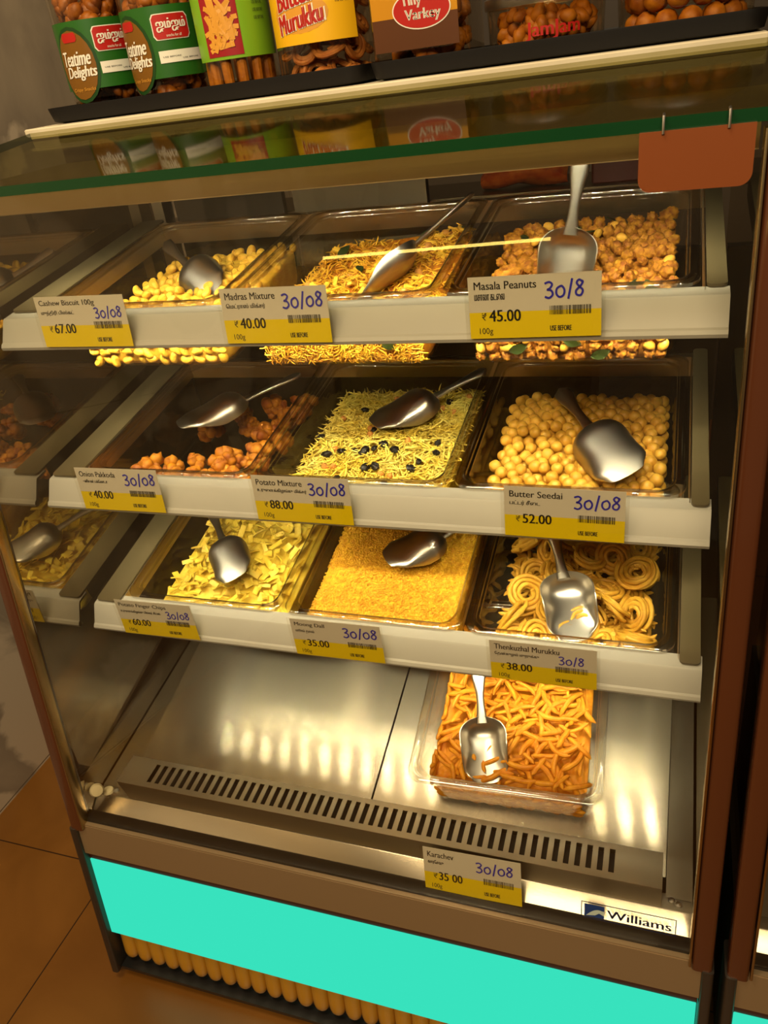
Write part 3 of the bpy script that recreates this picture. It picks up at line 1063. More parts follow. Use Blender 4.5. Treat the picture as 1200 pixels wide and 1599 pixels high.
# ------------------------------------------------------------------ food
M['f_cashew'] = mat('cashew_biscuit', lin(238, 190, 62), 0.55, noise_scale=70, col2=lin(226, 166, 40), bump=0.3)
M['f_cashew_dark'] = mat('cashew_biscuit_browned', lin(120, 66, 18), 0.6)
M['f_madras'] = mat('madras_mixture', lin(240, 190, 48), 0.6, noise_scale=50, col2=lin(220, 146, 24))
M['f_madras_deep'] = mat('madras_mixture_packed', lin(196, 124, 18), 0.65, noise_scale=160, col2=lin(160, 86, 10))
M['f_peanut'] = mat('spiced_peanut', lin(196, 134, 26), 0.7, noise_scale=120, col2=lin(138, 76, 8), bump=0.8)
M['f_peanut_pale'] = mat('bare_peanut', lin(230, 172, 60), 0.55)
M['f_pakkoda'] = mat('onion_fritter', lin(206, 134, 10), 0.6, noise_scale=70, col2=lin(146, 72, 3), bump=0.6)
M['f_potato'] = mat('potato_shred', lin(244, 226, 116), 0.55, noise_scale=40, col2=lin(230, 200, 66))
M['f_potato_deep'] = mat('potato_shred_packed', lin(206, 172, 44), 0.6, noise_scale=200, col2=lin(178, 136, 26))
M['f_raisin'] = mat('raisin', (0.010, 0.007, 0.006), 0.35, noise_scale=300, bump=0.8)
M['f_ball'] = mat('butter_ball', lin(226, 178, 68), 0.42, noise_scale=80, col2=lin(212, 156, 48))
M['f_chip'] = mat('potato_chip', lin(238, 212, 82), 0.5, noise_scale=60, col2=lin(224, 184, 44))
M['f_moong'] = mat('moong_lentil', lin(236, 186, 46), 0.5, noise_scale=150, col2=lin(214, 152, 26))
M['f_coil'] = mat('murukku_coil', lin(228, 180, 62), 0.55, noise_scale=70, col2=lin(208, 152, 40), bump=0.3)
M['f_stick'] = mat('karachev_stick', lin(234, 160, 26), 0.6, noise_scale=90, col2=lin(214, 130, 12), bump=0.5)
M['f_leaf'] = mat('curry_leaf', lin(40, 52, 13), 0.5)
M['f_nut'] = mat('fried_nut', lin(206, 140, 60), 0.5)


def ico(sub, r=1.0, amp=0.0, freq=1.0, seed=0, sx=1, sy=1, sz=1):
    import bmesh
    bm = bmesh.new()
    bmesh.ops.create_icosphere(bm, subdivisions=sub, radius=1)
    vs = []
    for v in bm.verts:
        d = 1 + amp * noise.noise(v.co * freq + Vector((seed * 7.3, seed * 3.1, 0))) + amp * 0.5 * noise.noise(v.co * freq * 2.3 + Vector((0, seed * 5.7, 1)))
        p = v.co * d * r
        vs.append((p.x * sx, p.y * sy, p.z * sz))
    fs = [tuple(v.index for v in f.verts) for f in bm.faces]
    bm.free()
    return vs, fs


def mesh_of(vs, fs, name, m_):
    mb = MB(); mb.add(vs, fs)
    return mb.mesh(name, m_, True, 80)


def rotm(rx, ry, rz):
    return Matrix.Rotation(rz, 4, 'Z') @ Matrix.Rotation(ry, 4, 'Y') @ Matrix.Rotation(rx, 4, 'X')


def place(name, me, pk, loc, rot, scale, label, cat, group):
    o = bpy.data.objects.new(name, me)
    COL.objects.link(o)
    o.matrix_world = PAN_M[pk] @ Matrix.Translation(loc) @ rot @ Matrix.Scale(scale, 4)
    o['label'] = label
    o['category'] = cat
    o['group'] = group
    return o


def inset_at(z):
    pr = [(0.0142, -0.009), (0.0165, -0.045), (0.0195, -0.086), (0.0215, -0.093), (0.025, -0.0975), (0.030, -0.0995)]
    z = max(min(z, -0.009), -0.0994)
    for (a, za), (b_, zb) in zip(pr, pr[1:]):
        if z >= zb:
            t = (za - z) / (za - zb)
            return a + (b_ - a) * t
    return pr[-1][0]


def heap(name, pk, hf, m_, rough, label, cat, seed=0, freq=120, off=0.0):
    """the mass of a snack filling its pan up to the height hf(x, y)"""
    N = 112
    rings = []

    def ring(ins, z):
        r = 0.024
        return [(x, y) for x, y in rrect(-PW / 2 + ins, PW / 2 - ins, ins, PL - ins, r, N // 4 - 1)]
    for z in (-0.0975, -0.092, -0.084, -0.074, -0.064, -0.054):
        rr_ = ring(inset_at(z) + 0.0012 + off, z)
        rings.append([(x, y, min(z, hf(x, y) - 0.002)) for x, y in rr_])
    edge = ring(inset_at(-0.05) + 0.0015 + off, 0)
    cx, cy = 0, PL / 2
    for k in range(0, 41):
        s = 1 - k / 41
        pr = []
        for x, y in edge:
            X, Y = cx + (x - cx) * s, cy + (y - cy) * s
            n_ = noise.noise(Vector((X * freq, Y * freq, seed))) + 0.5 * noise.noise(Vector((X * freq * 2.2, Y * freq * 2.2, seed + 3)))
            pr.append((X, Y, hf(X, Y) + rough * n_ - (0.001 if k == 0 else 0)))
        rings.append(pr)
    mb = MB()
    mb.loft(rings, True, True)
    me = mb.mesh(name, m_, True, 80)
    o = bpy.data.objects.new(name, me)
    COL.objects.link(o)
    o.matrix_world = PAN_M[pk]
    tag(o, label, cat, kind='stuff')
    return o


def bits(name, pk, tv, tf, mats_, m_, label, cat):
    me = merged(np.array(tv), tf, np.array([np.array(q) for q in mats_]), name, m_)
    o = bpy.data.objects.new(name, me)
    COL.objects.link(o)
    o.matrix_world = PAN_M[pk]
    tag(o, label, cat, kind='stuff')
    return o


def grid(nx, ny, x0, x1, y0, y1, jit, R):
    pts = []
    for j in range(ny):
        for i in range(nx):
            x = x0 + (x1 - x0) * (i + 0.5 + 0.25 * (-1) ** j) / nx
            y = y0 + (y1 - y0) * (j + 0.5) / ny
            pts.append((x + R.uniform(-jit, jit), y + R.uniform(-jit, jit)))
    return pts


def bend_tube(length, rad, bend, n=7, sides=7, wob=0.0, seed=0, taper=0.15, twist=0.0):
    R = random.Random(seed)
    mb = MB()
    pts = []
    a = -bend / 2
    x = y = z = 0.0
    for i in range(n + 1):
        pts.append((x, y, z))
        x += length / n * math.cos(a); y += length / n * math.sin(a)
        z += R.uniform(-wob, wob)
        a += bend / n + R.uniform(-wob, wob) * 40
    c = Vector((sum(p[0] for p in pts), sum(p[1] for p in pts), sum(p[2] for p in pts))) / len(pts)
    pts = [tuple(Vector(p) - c) for p in pts]
    e = lambda t: rad * (math.sqrt(max(0.05, 1 - (2 * abs(t - 0.5)) ** (6 if taper < 0.3 else 2.5))))
    mb.tube(pts, e, sides)
    return mb


def cl(v, a, b_):
    return max(a, min(b_, v))


# --- cashew-shaped biscuits
R = random.Random(11)
hf = lambda x, y: -0.056 + 0.012 * cl((y - 0.10) / 0.2, 0, 1) * cl((x + 0.06) / 0.12, 0, 1) + 0.004 * math.sin(x * 55) * math.sin(y * 47)
heap('cashew_biscuit_heap', 0, hf, M['f_cashew'], 0.004, 'pale yellow biscuit crumbs deep in the pan beneath the cashew-shaped biscuits', 'biscuits', 1, off=0.006)
cash = []
for k in range(5):
    me = bend_tube(0.019 + 0.003 * k / 4, 0.0064, 1.5 + 0.3 * k, 8, 10, 0.0004, k, 0.5).mesh('cashew_biscuit', M['f_cashew'])
    cash.append(me)
cash_d = bend_tube(0.018, 0.005, 1.6, 8, 10, 0.0004, 9, 0.5).mesh('cashew_biscuit', M['f_cashew_dark'])
G = ('crescent biscuit in the pan behind the 67.00 tag', 'biscuit', 'cashew-shaped biscuits')
for x, y in grid(12, 15, -0.106, 0.106, 0.026, 0.296, 0.006, R):
    z = hf(x, y) + R.uniform(0.000, 0.007)
    if R.random() < 0.025:
        place('cashew_biscuit', cash_d, 0, (x, y, z), rotm(R.uniform(-.9, .9), R.uniform(-.9, .9), R.uniform(0, 6.3)), 1, 'browned dark crescent biscuit in the pan behind the 67.00 tag', 'biscuit', 'browned biscuits')
    else:
        place('cashew_biscuit', R.choice(cash), 0, (x, y, z), rotm(R.uniform(-.9, .9), R.uniform(-.9, .9), R.uniform(0, 6.3)), R.uniform(0.85, 1.1), *G)
for z in (-0.088, -0.077, -0.066, -0.056):
    for i in range(12):
        x = -0.100 + 0.0182 * i + R.uniform(-.004, .004)
        place('cashew_biscuit', R.choice(cash), 0, (cl(x, -0.098, 0.098), inset_at(z) + 0.0075, z + R.uniform(-.002, .002)), rotm(PI / 2 + R.uniform(-.4, .4), R.uniform(-.5, .5), 0) @ Matrix.Rotation(R.uniform(0, 6.3), 4, 'Z'), R.uniform(0.8, 1.0), *G)

# --- fine yellow mixture: strands nobody could count, with leaves and nuts
R = random.Random(12)
hf1 = lambda x, y: -0.058 + 0.016 * cl((y - 0.12) / 0.16, 0, 1) * cl((x + 0.09) / 0.12, 0, 1) + 0.006 * math.sin(x * 40 + 1) * math.sin(y * 38)
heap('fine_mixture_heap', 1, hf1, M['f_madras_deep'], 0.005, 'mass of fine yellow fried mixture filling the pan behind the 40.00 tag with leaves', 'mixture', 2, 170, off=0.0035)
st_ = bend_tube(0.017, 0.00105, 1.1, 4, 5, 0, 1)
ms = []
for _ in range(2600):
    x, y = R.uniform(-.111, .111), R.uniform(.022, .30)
    ms.append(Matrix.Translation((x, y, hf1(x, y) + R.uniform(-.001, .007))) @ rotm(R.uniform(-.8, .8), R.uniform(-.7, .7), R.uniform(0, 6.3)) @ Matrix.Scale(R.uniform(.6, 1.2), 4))
for _ in range(1300):
    z = R.uniform(-.094, -.05)
    x = R.uniform(-.104, .104)
    ms.append(Matrix.Translation((x, inset_at(z) + 0.0028 + R.uniform(0, .002), z)) @ rotm(0, R.uniform(0, 6.3), R.uniform(-.15, .15)) @ Matrix.Scale(R.uniform(.5, .9), 4))
bits('fine_mixture_strands', 1, st_.v, [f for f in st_.f if len(f) == 4], ms, M['f_madras'], 'thin yellow fried strands lying over the fine mixture', 'mixture')
slab_ = MB(); slab_.rbox(-0.008, 0.008, -0.003, 0.003, -0.002, 0.002, 0.0015)
rib = slab_.mesh('gram_ribbon', M['f_cashew'])
for _ in range(60):
    x, y = R.uniform(-.10, .105), R.uniform(.05, .29)
    place('gram_ribbon', rib, 1, (x, y, hf1(x, y) + R.uniform(.003, .008)), rotm(R.uniform(-.6, .6), R.uniform(-.6, .6), R.uniform(0, 6.3)), R.uniform(.7, 1.3), 'short fried ribbon piece in the fine yellow mixture', 'snack piece', 'ribbon pieces in the fine mixture')
nutv, nutf = ico(2, 0.0055, 0.12, 1.5, 3, 1.2, 1, .9)
nut = mesh_of(nutv, nutf, 'fried_peanut', M['f_nut'])
for _ in range(26):
    x, y = R.uniform(-.10, .105), R.uniform(.03, .29)
    place('fried_peanut', nut, 1, (x, y, hf1(x, y) + R.uniform(.002, .006)), rotm(R.uniform(0, 3), R.uniform(0, 3), 0), R.uniform(.8, 1.1), 'fried peanut in the fine yellow mixture', 'peanut', 'peanuts in the fine mixture')
lf = MB()
lr = []
for i in range(9):
    t = i / 8
    wd = 0.0058 * math.sin(PI * t) ** 0.8 + 0.0002
    lr.append([(0.022 * (t - .5), -wd, 0.0015 * math.sin(4 * t)), (0.022 * (t - .5), 0, 0.0015 * math.sin(4 * t) - 0.001), (0.022 * (t - .5), wd, 0.0015 * math.sin(4 * t)),
               (0.022 * (t - .5), 0, 0.0015 * math.sin(4 * t) - 0.0016)])
lf.loft(lr, True, True)
leaf = lf.mesh('curry_leaf', M['f_leaf'])
LF = ('curled green leaf in the fine yellow mixture', 'leaf', 'leaves in the fine mixture')
for x, y in ((-0.075, 0.26), (0.045, 0.275), (0.105, 0.285), (0.02, 0.16), (0.05, 0.08), (-0.03, 0.2)):
    place('curry_leaf', leaf, 1, (x, y, hf1(x, y) + 0.010), rotm(R.uniform(-.5, .5), R.uniform(-.6, .6), R.uniform(0, 6.3)), R.uniform(0.9, 1.3), *LF)
place('curry_leaf', leaf, 1, (0.062, inset_at(-.07) + 0.0015, -0.071), rotm(PI / 2, 0.3, 0), 0.9, *LF)

# --- spiced peanuts
R = random.Random(13)
hf2 = lambda x, y: -0.052 + 0.012 * cl((y - 0.1) / 0.2, 0, 1) + 0.006 * cl((x - 0.02) / 0.08, 0, 1) + 0.003 * math.sin(x * 60) * math.cos(y * 50)
heap('spiced_peanut_heap', 2, lambda x, y: hf2(x, y) - 0.004, M['f_peanut'], 0.004, 'crumbly orange spice mass deep in the pan beneath the spiced peanuts', 'peanuts', 3, off=0.008)
pn = []
for k in range(6):
    v_, f_ = ico(3, 0.0062, 0.46, 3.0, k, 1.15, 1, 0.95)
    pn.append(mesh_of(v_, f_, 'spiced_peanut', M['f_peanut']))
bv, bf = ico(2, 0.0058, 0.08, 1.2, 5, 1.3, 0.95, 0.9)
bare = mesh_of(bv, bf, 'bare_peanut', M['f_peanut_pale'])
PN = ('orange spice-crusted peanut in the pan behind the 45.00 tag', 'peanut', 'spiced peanuts')
for x, y in grid(16, 15, -0.107, 0.107, 0.026, 0.297, 0.004, R):
    z = hf2(x, y) + R.uniform(0, .006)
    if R.random() < 0.09:
        place('bare_peanut', bare, 2, (x, y, z + .002), rotm(R.uniform(0, 3), R.uniform(0, 3), 0), R.uniform(.9, 1.1), 'pale bare peanut among the orange spiced peanuts', 'peanut', 'bare peanuts')
    else:
        place('spiced_peanut', R.choice(pn), 2, (x, y, z), rotm(R.uniform(0, 6), R.uniform(0, 6), 0), R.uniform(.8, 1.25), *PN)
for z in (-0.090, -0.079, -0.068):
    for i in range(15):
        x = cl(-0.100 + 0.0142 * i + R.uniform(-.003, .003), -.1, .1)
        if R.random() < 0.12:
            place('bare_peanut', bare, 2, (x, inset_at(z) + 0.0065, z), rotm(R.uniform(0, 3), R.uniform(0, 3), 0), 1, 'pale bare peanut among the orange spiced peanuts', 'peanut', 'bare peanuts')
        else:
            place('spiced_peanut', R.choice(pn), 2, (x, inset_at(z) + 0.0075, z + R.uniform(-.002, .002)), rotm(R.uniform(0, 6), R.uniform(0, 6), 0), R.uniform(.8, 1.05), *PN)
L2 = ('dark green leaf among the orange spiced peanuts', 'leaf', 'leaves among the spiced peanuts')
for x, y in ((-0.08, 0.24), (-0.06, 0.12), (0.07, 0.10), (0.03, 0.28), (-0.02, 0.27), (0.085, 0.07), (0.0, 0.25)):
    place('curry_leaf', leaf, 2, (x, y, hf2(x, y) + 0.0095), rotm(R.uniform(-.5, .5), R.uniform(-.6, .6), R.uniform(0, 6.3)), R.uniform(0.8, 1.15), *L2)
for x, z in ((-0.055, -0.078), (0.035, -0.086), (0.005, -0.07)):
    place('curry_leaf', leaf, 2, (x, inset_at(z) + 0.0008, z), rotm(PI / 2, R.uniform(-.6, .6), 0), 1.0, *L2)

# --- onion fritters
R = random.Random(14)
pk_ = []
for k in range(5):
    Rq = random.Random(k)
    mb = MB()
    for q in range(34):
        c_ = Vector((Rq.gauss(0, 1), Rq.gauss(0, 1), Rq.gauss(0, 1))).normalized() * Rq.uniform(.35, 1.0)
        v_, f_ = ico(2, Rq.uniform(.0035, .0068), 0.38, 2.6, q + 40 * k)
        mb.add([(p[0] + c_.x * .0165, p[1] + c_.y * .0125, p[2] + c_.z * .0105) for p in v_], f_)
    pk_.append(mb.mesh('onion_fritter', M['f_pakkoda'], True, 70))
FR = ('craggy dark orange fritter in the pan behind the onion tag', 'fritter', 'onion fritters')
fr_pos = [(-0.098, 0.075, 1.25), (-0.069, 0.060, 1.0), (-0.058, 0.090, 1.0), (-0.035, 0.055, 1.1), (-0.005, 0.062, 1.0), (0.024, 0.055, 1.05), (0.055, 0.062, 1.1), (0.034, 0.100, 1.25), (0.078, 0.105, 1.0),
          (0.068, 0.140, 1.15), (-0.070, 0.235, 1.3), (0.060, 0.190, 1.2), (0.082, 0.235, 1.2), (0.040, 0.270, 1.2), (0.085, 0.285, 1.1), (0.000, 0.240, 1.0), (-0.03, 0.285, 1.0), (0.088, 0.055, 0.9),
          (-0.02, 0.10, 0.9), (0.02, 0.15, 1.0), (0.09, 0.17, 1.0), (-0.085, 0.04, 0.8), (0.0, 0.035, 0.85), (0.05, 0.03, 0.9)]
for x, y, s in fr_pos:
    z = -0.098 + 0.014 * s
    if y < 0.11 or x > 0.03:
        z += 0.018
    place('onion_fritter', R.choice(pk_), 3, (cl(x, -.09, .09), cl(y, .042, .28), z + (0.012 if y < 0.11 else 0.004)), rotm(R.uniform(-.6, .6), R.uniform(-.6, .6), R.uniform(0, 6.3)), s * 1.22, *FR)
for x, y, s in [(-0.06, 0.05, 1.1), (-0.01, 0.05, 1.0), (0.05, 0.05, 1.1), (0.07, 0.10, 1.1), (0.03, 0.09, 1.0), (0.06, 0.15, 1.1), (0.07, 0.21, 1.1), (0.05, 0.26, 1.1), (-0.03, 0.08, 1.0)]:
    place('onion_fritter', R.choice(pk_), 3, (x, y, -0.083), rotm(R.uniform(-.6, .6), R.uniform(-.6, .6), R.uniform(0, 6.3)), s, *FR)

# --- shredded potato mixture
R = random.Random(15)
hf4 = lambda x, y: -0.056 + 0.018 * math.exp(-((x - 0.02) / 0.09) ** 2 - ((y - 0.14) / 0.09) ** 2) + 0.004 * cl((x) / .1, 0, 1)
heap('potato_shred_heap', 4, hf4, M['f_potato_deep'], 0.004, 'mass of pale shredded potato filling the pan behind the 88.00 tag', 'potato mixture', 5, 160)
sh_ = bend_tube(0.024, 0.00105, 0.8, 4, 4, 0, 2)
ms = []
for _ in range(3600):
    x, y = R.uniform(-.111, .111), R.uniform(.02, .30)
    ms.append(Matrix.Translation((x, y, hf4(x, y) + R.uniform(-.001, .0075))) @ rotm(R.uniform(-.8, .8), R.uniform(-.6, .6), R.uniform(0, 6.3)) @ Matrix.Scale(R.uniform(.6, 1.25), 4))
bits('potato_shreds', 4, sh_.v, [f for f in sh_.f if len(f) == 4], ms, M['f_potato'], 'thin pale potato shreds lying loose over the mixture', 'potato mixture')
rs = []
for k in range(3):
    v_, f_ = ico(3, 0.0052, 0.35, 2.4, k + 4, 1.35, 1, 0.75)
    rs.append(mesh_of(v_, f_, 'raisin', M['f_raisin']))
for x, y in [(-0.105, 0.165), (-0.035, 0.120), (-0.019, 0.115), (-0.005, 0.12), (0.007, 0.128), (0.027, 0.115), (0.066, 0.095), (-0.007, 0.081), (0.007, 0.083), (0.059, 0.081), (-0.043, 0.060), (-0.079, 0.117), (-0.056, 0.121), (0.082, 0.139),
             (0.085, 0.117), (-0.022, 0.17), (-0.03, 0.2), (0.04, 0.2), (0.0, 0.235), (0.07, 0.26), (-0.06, 0.24), (0.03, 0.05)]:
    place('raisin', R.choice(rs), 4, (x, y, hf4(x, y) + 0.0078), rotm(R.uniform(-.4, .4), R.uniform(-.4, .4), R.uniform(0, 6.3)), R.uniform(.8, 1.2), 'wrinkled black raisin on the shredded potato mixture', 'raisin', 'raisins in the potato mixture')
for _ in range(22):
    x, y = R.uniform(-.10, .10), R.uniform(.04, .28)
    place('fried_peanut', nut, 4, (x, y, hf4(x, y) + .006), rotm(R.uniform(0, 3), R.uniform(0, 3), 0), R.uniform(.8, 1.1), 'brown fried peanut on the shredded potato mixture', 'peanut', 'peanuts in the potato mixture')

# --- round butter balls
R = random.Random(16)
hf5 = lambda x, y: -0.050 + 0.010 * math.exp(-((x + 0.04) / 0.08) ** 2 - ((y - 0.19) / 0.07) ** 2) - 0.008 * cl((y - .22) / .08, 0, 1)
heap('butter_ball_heap', 5, lambda x, y: hf5(x, y) - 0.011, M['f_ball'], 0.003, 'lower layers of tan balls hidden beneath the top balls', 'snack balls', 6, 60, off=0.008)
bm_ = []
for k in range(4):
    v_, f_ = ico(3, 0.0083, 0.05, 1.6, k)
    bm_.append(mesh_of(v_, f_, 'butter_ball', M['f_ball']))
nxb, nyb = 13, 19
for x, y in grid(nxb, nyb, -0.104, 0.104, 0.026, 0.297, 0.0030, R):
    place('butter_ball', R.choice(bm_), 5, (x, y, hf5(x, y) + R.uniform(-.0035, .0045)), rotm(R.uniform(0, 6), R.uniform(0, 6), 0), R.uniform(.88, 1.06), 'round tan ball in the pan behind the 52.00 tag', 'snack ball', 'butter balls')
v_, f_ = ico(2, 0.0080)
ms = []
for x, y in grid(nxb, nyb, -0.104, 0.104, 0.034, 0.300, 0.001, R):
    ms.append(Matrix.Translation((cl(x + 0.008, -.104, .104), y, hf5(x, y) - 0.0125)))
for z in (-0.088, -0.073):
    for i in range(17):
        ms.append(Matrix.Translation((-0.100, 0.035 + 0.0155 * i, z)))
    for i in range(13):
        ms.append(Matrix.Translation((-0.098 + 0.0163 * i, inset_at(z) + 0.010, z)))
bits('buried_butter_balls', 5, v_, f_, ms, M['f_ball'], 'tan balls lying under the top layer, glimpsed between the upper ones', 'snack balls')

# --- potato finger chips
R = random.Random(17)
hf6 = lambda x, y: -0.056 + 0.014 * math.exp(-((x - 0.0) / 0.08) ** 2 - ((y - 0.18) / 0.1) ** 2)
heap('potato_chip_heap', 6, lambda x, y: hf6(x, y) - 0.005, M['f_chip'], 0.005, 'broken pale chips deep in the pan beneath the finger chips', 'chips', 7)
ch = []
for k in range(5):
    mb = MB()
    Lc, wc = 0.0075 + 0.005 * k / 4, 0.0048 - 0.0003 * k
    rg = []
    for i in range(7):
        t = i / 6 - 0.5
        zz_ = (0.9 - k * 0.4) * 0.012 * t * t
        rg.append([(2 * Lc * t, -wc, zz_ - .0009), (2 * Lc * t, wc, zz_ - .0009 + .0006 * k * t), (2 * Lc * t, wc, zz_ + .0009 + .0006 * k * t), (2 * Lc * t, -wc, zz_ + .0009)])
    mb.loft(rg, True, True)
    ch.append(mb.mesh('finger_chip', M['f_chip'], False))
CH = ('flat pale yellow finger chip in the pan behind the 60.00 tag', 'potato chip', 'potato finger chips')
for rep in range(2):
    for x, y in grid(9, 16, -0.103, 0.103, 0.028, 0.292, 0.007, R):
        place('finger_chip', R.choice(ch), 6, (x, y, hf6(x, y) + .003 + .0045 * rep + R.uniform(-.001, .005)), rotm(R.uniform(-.9, .9), R.uniform(-.55, .55), R.uniform(0, 6.3)), R.uniform(.75, 1.15), *CH)

# --- yellow split lentils
R = random.Random(18)
hf7 = lambda x, y: -0.046 + 0.006 * math.exp(-((x - 0.03) / 0.09) ** 2 - ((y - 0.2) / 0.12) ** 2) + 0.010 * cl((y - .1) / .18, 0, 1)
heap('lentil_heap', 7, hf7, M['f_moong'], 0.0012, 'mass of small yellow lentils filling the pan behind the 35.00 tag', 'lentils', 8, 240)
v_, f_ = ico(1, 0.0021, 0, 1, 0, 1.25, 0.85, 0.7)
ms = []
for _ in range(9500):
    x, y = R.uniform(-.1145, .1145), R.uniform(.019, .303)
    ms.append(Matrix.Translation((x, y, hf7(x, y) + R.uniform(-.0004, .0022))) @ rotm(R.uniform(-.9, .9), R.uniform(-.9, .9), R.uniform(0, 6.3)) @ Matrix.Scale(R.uniform(.75, 1.2), 4))
bits('lentil_grains', 7, v_, f_, ms, M['f_moong'], 'tiny yellow lentil grains covering the top of the lentil mass', 'lentils')

# --- coiled rings
R = random.Random(19)
co_ = []
for k in range(4):
    mb = MB()
    for lay in range(2):
        pts = []
        turns = 3.0
        n = 66
        for i in range(n + 1):
            t = i / n
            a = 2 * PI * turns * t * (1 if lay == 0 else -1) + k + lay
            r = 0.0085 + 0.0195 * t + R.uniform(-.0006, .0006)
            pts.append((r * math.cos(a), r * math.sin(a) * (0.92 + .03 * k), 0.0062 * lay + 0.0022 * math.sin(a * 1.3 + k) + R.uniform(-.0005, .0005)))
        mb.tube(pts, 0.0032, 8)
    co_.append(mb.mesh('snack_coil', M['f_coil']))
CO = ('coiled tan snack ring in the pan behind the 38.00 tag', 'snack coil', 'coiled snack rings')
coil_pos = [(-0.084, 0.075, -.052, 1.25, 0.3), (-0.070, 0.120, -.050, .9, .4), (-0.045, 0.050, -.060, .8, .2), (-0.080, 0.215, -.045, .8, .3), (-0.045, 0.200, -.04, .9, .9), (0.052, 0.100, -.045, .3, 1.15), (0.080, 0.165, -.040, .25, .2),
            (0.046, 0.200, -.045, .5, 1.1), (0.084, 0.055, -.055, .9, .5), (0.040, 0.048, -.060, .35, .1), (-0.078, 0.040, -.070, .6, 0), (-0.012, 0.045, -.070, .5, .1), (0.086, 0.105, -.058, .5, .9), (0.010, 0.200, -.05, .4, 0),
            (0.0, 0.10, -.075, .1, .1), (0.0, 0.16, -.075, .1, .1), (-0.05, 0.15, -.078, .1, .1), (0.06, 0.15, -.078, .1, .1), (-0.08, 0.265, -.05, .6, .3), (-0.02, 0.27, -.05, .5, .2), (0.05, 0.265, -.045, .5, .4), (0.085, 0.23, -.05, .4, .9),
            (-0.03, 0.10, -.066, .3, .2), (0.035, 0.145, -.062, .4, .3), (-0.02, 0.24, -.062, .3, .4), (0.03, 0.235, -.06, .4, .2), (-0.065, 0.165, -.062, .4, .2), (0.0, 0.055, -.062, .5, .2), (-0.03, 0.165, -.058, .3, .5), (0.015, 0.075, -.055, .4, .4), (-0.07, 0.08, -.088, .1, 0), (0.07, 0.08, -.088, .1, 0), (0.0, 0.06, -.09, 0, 0), (0.0, 0.23, -.085, .1, 0), (-0.08, 0.2, -.085, 0, 0), (0.08, 0.2, -.085, 0, 0)]
for x, y, z, rx, ry in coil_pos:
    place('snack_coil', R.choice(co_), 8, (cl(x, -.082, .082), cl(y, .05, .268), z), rotm(rx * 0.8, ry * 0.9, R.uniform(0, 6.3)), R.uniform(.9, 1.05), *CO)

bk = bend_tube(0.030, 0.0030, 1.1, 6, 7, 0, 5)
ms = []
for _ in range(420):
    z = R.uniform(-.094, -.060)
    e = 0.100
    ms.append(Matrix.Translation((R.uniform(-e, e), R.uniform(.036, .285), z)) @ rotm(R.uniform(-.6, .6), R.uniform(-.5, .5), R.uniform(0, 6.3)))
bits('broken_coil_pieces', 8, bk.v, [f for f in bk.f if len(f) == 4], ms, M['f_coil'], 'broken curved strands lying under the coiled snack rings', 'snack pieces')

# --- orange sticks
R = random.Random(20)
hf9 = lambda x, y: -0.054 + 0.008 * cl((y - 0.05) / 0.2, 0, 1) + 0.004 * math.sin(30 * x)
heap('snack_stick_heap', 9, lambda x, y: hf9(x, y) - 0.009, M['f_stick'], 0.006, 'broken orange sticks deep in the pan beneath the snack sticks', 'snack sticks', 9, 100, off=0.006)
sk = []
for k in range(7):
    sk.append(bend_tube(0.036 + 0.004 * k, 0.0042, (-1) ** k * (0.25 + 0.22 * k), 9, 9, 0.0007, k + 20, 0.15).mesh('snack_stick', M['f_stick']))
SK = ('curved orange stick in the pan standing on the deck', 'snack stick', 'orange snack sticks')
for rep in range(2):
    for x, y in grid(9, 16, -0.098, 0.098, 0.034, 0.286, 0.008, R):
        s = R.uniform(.65, 1.0)
        e = 0.112 - 0.016 * s
        place('snack_stick', R.choice(sk), 9, (cl(x, -e, e), cl(y, .040, .28), hf9(x, y) + .003 + .007 * rep + R.uniform(-.001, .005)), rotm(R.uniform(0, 6), R.uniform(-.22, .22), R.gauss(0.9, 1.0)), s, *SK)
bt = bend_tube(0.026, 0.0034, 0.5, 6, 7, 0, 3)
ms = []
for _ in range(170):
    z = R.uniform(-.092, -.052)
    ms.append(Matrix.Translation((R.uniform(-.095, .095), inset_at(z) + .0045, z)) @ rotm(R.uniform(-.2, .2), R.uniform(-.7, .7), R.uniform(-.1, .1)))
for _ in range(120):
    z = R.uniform(-.092, -.05)
    ms.append(Matrix.Translation((-(PW / 2 - inset_at(z) - .0045), R.uniform(.035, .28), z)) @ rotm(0, 0, PI / 2) @ rotm(0, R.uniform(-.7, .7), R.uniform(-.1, .1)))
bits('buried_snack_sticks', 9, bt.v, [f for f in bt.f if len(f) == 4], ms, M['f_stick'], 'orange sticks pressed against the inside of the pan wall', 'snack sticks')
# ------------------------------------------------------------------ top of the case: slab, trays, jars
b = MB(); b.rbox(XL - 0.06, XR - 0.005, 0.196, 0.56, 0.742, 0.757, 0.003)
o = b.build('counter_slab', M['slab'])
tag(o, 'long cream laminate slab lying on top of the display case', 'slab')
ZB = 0.7575


def black_tray(x0, x1, y0, y1, label):
    m = MB()
    L_ = [(0.014, 0.0, 0.02), (0.004, 0.003, 0.024), (0.000, 0.020, 0.026), (0.000, 0.022, 0.026), (0.003, 0.022, 0.024), (0.009, 0.005, 0.022), (0.02, 0.004, 0.02)]
    m.loft([[(x, y, ZB + z) for x, y in rrect(x0 + i_, x1 - i_, y0 + i_, y1 - i_, r_, 6)] for i_, z, r_ in L_], True, True)
    o = m.build('serving_tray', M['black'])
    tag(o, label, 'tray', 'black trays under the jars')


black_tray(-0.535, -0.018, 0.232, 0.45, 'black serving tray under the green-labelled and yellow-labelled jars')
black_tray(-0.010, 0.462, 0.225, 0.45, 'black serving tray under the gold-labelled jar and low tubs')
JZ = ZB + 0.0045

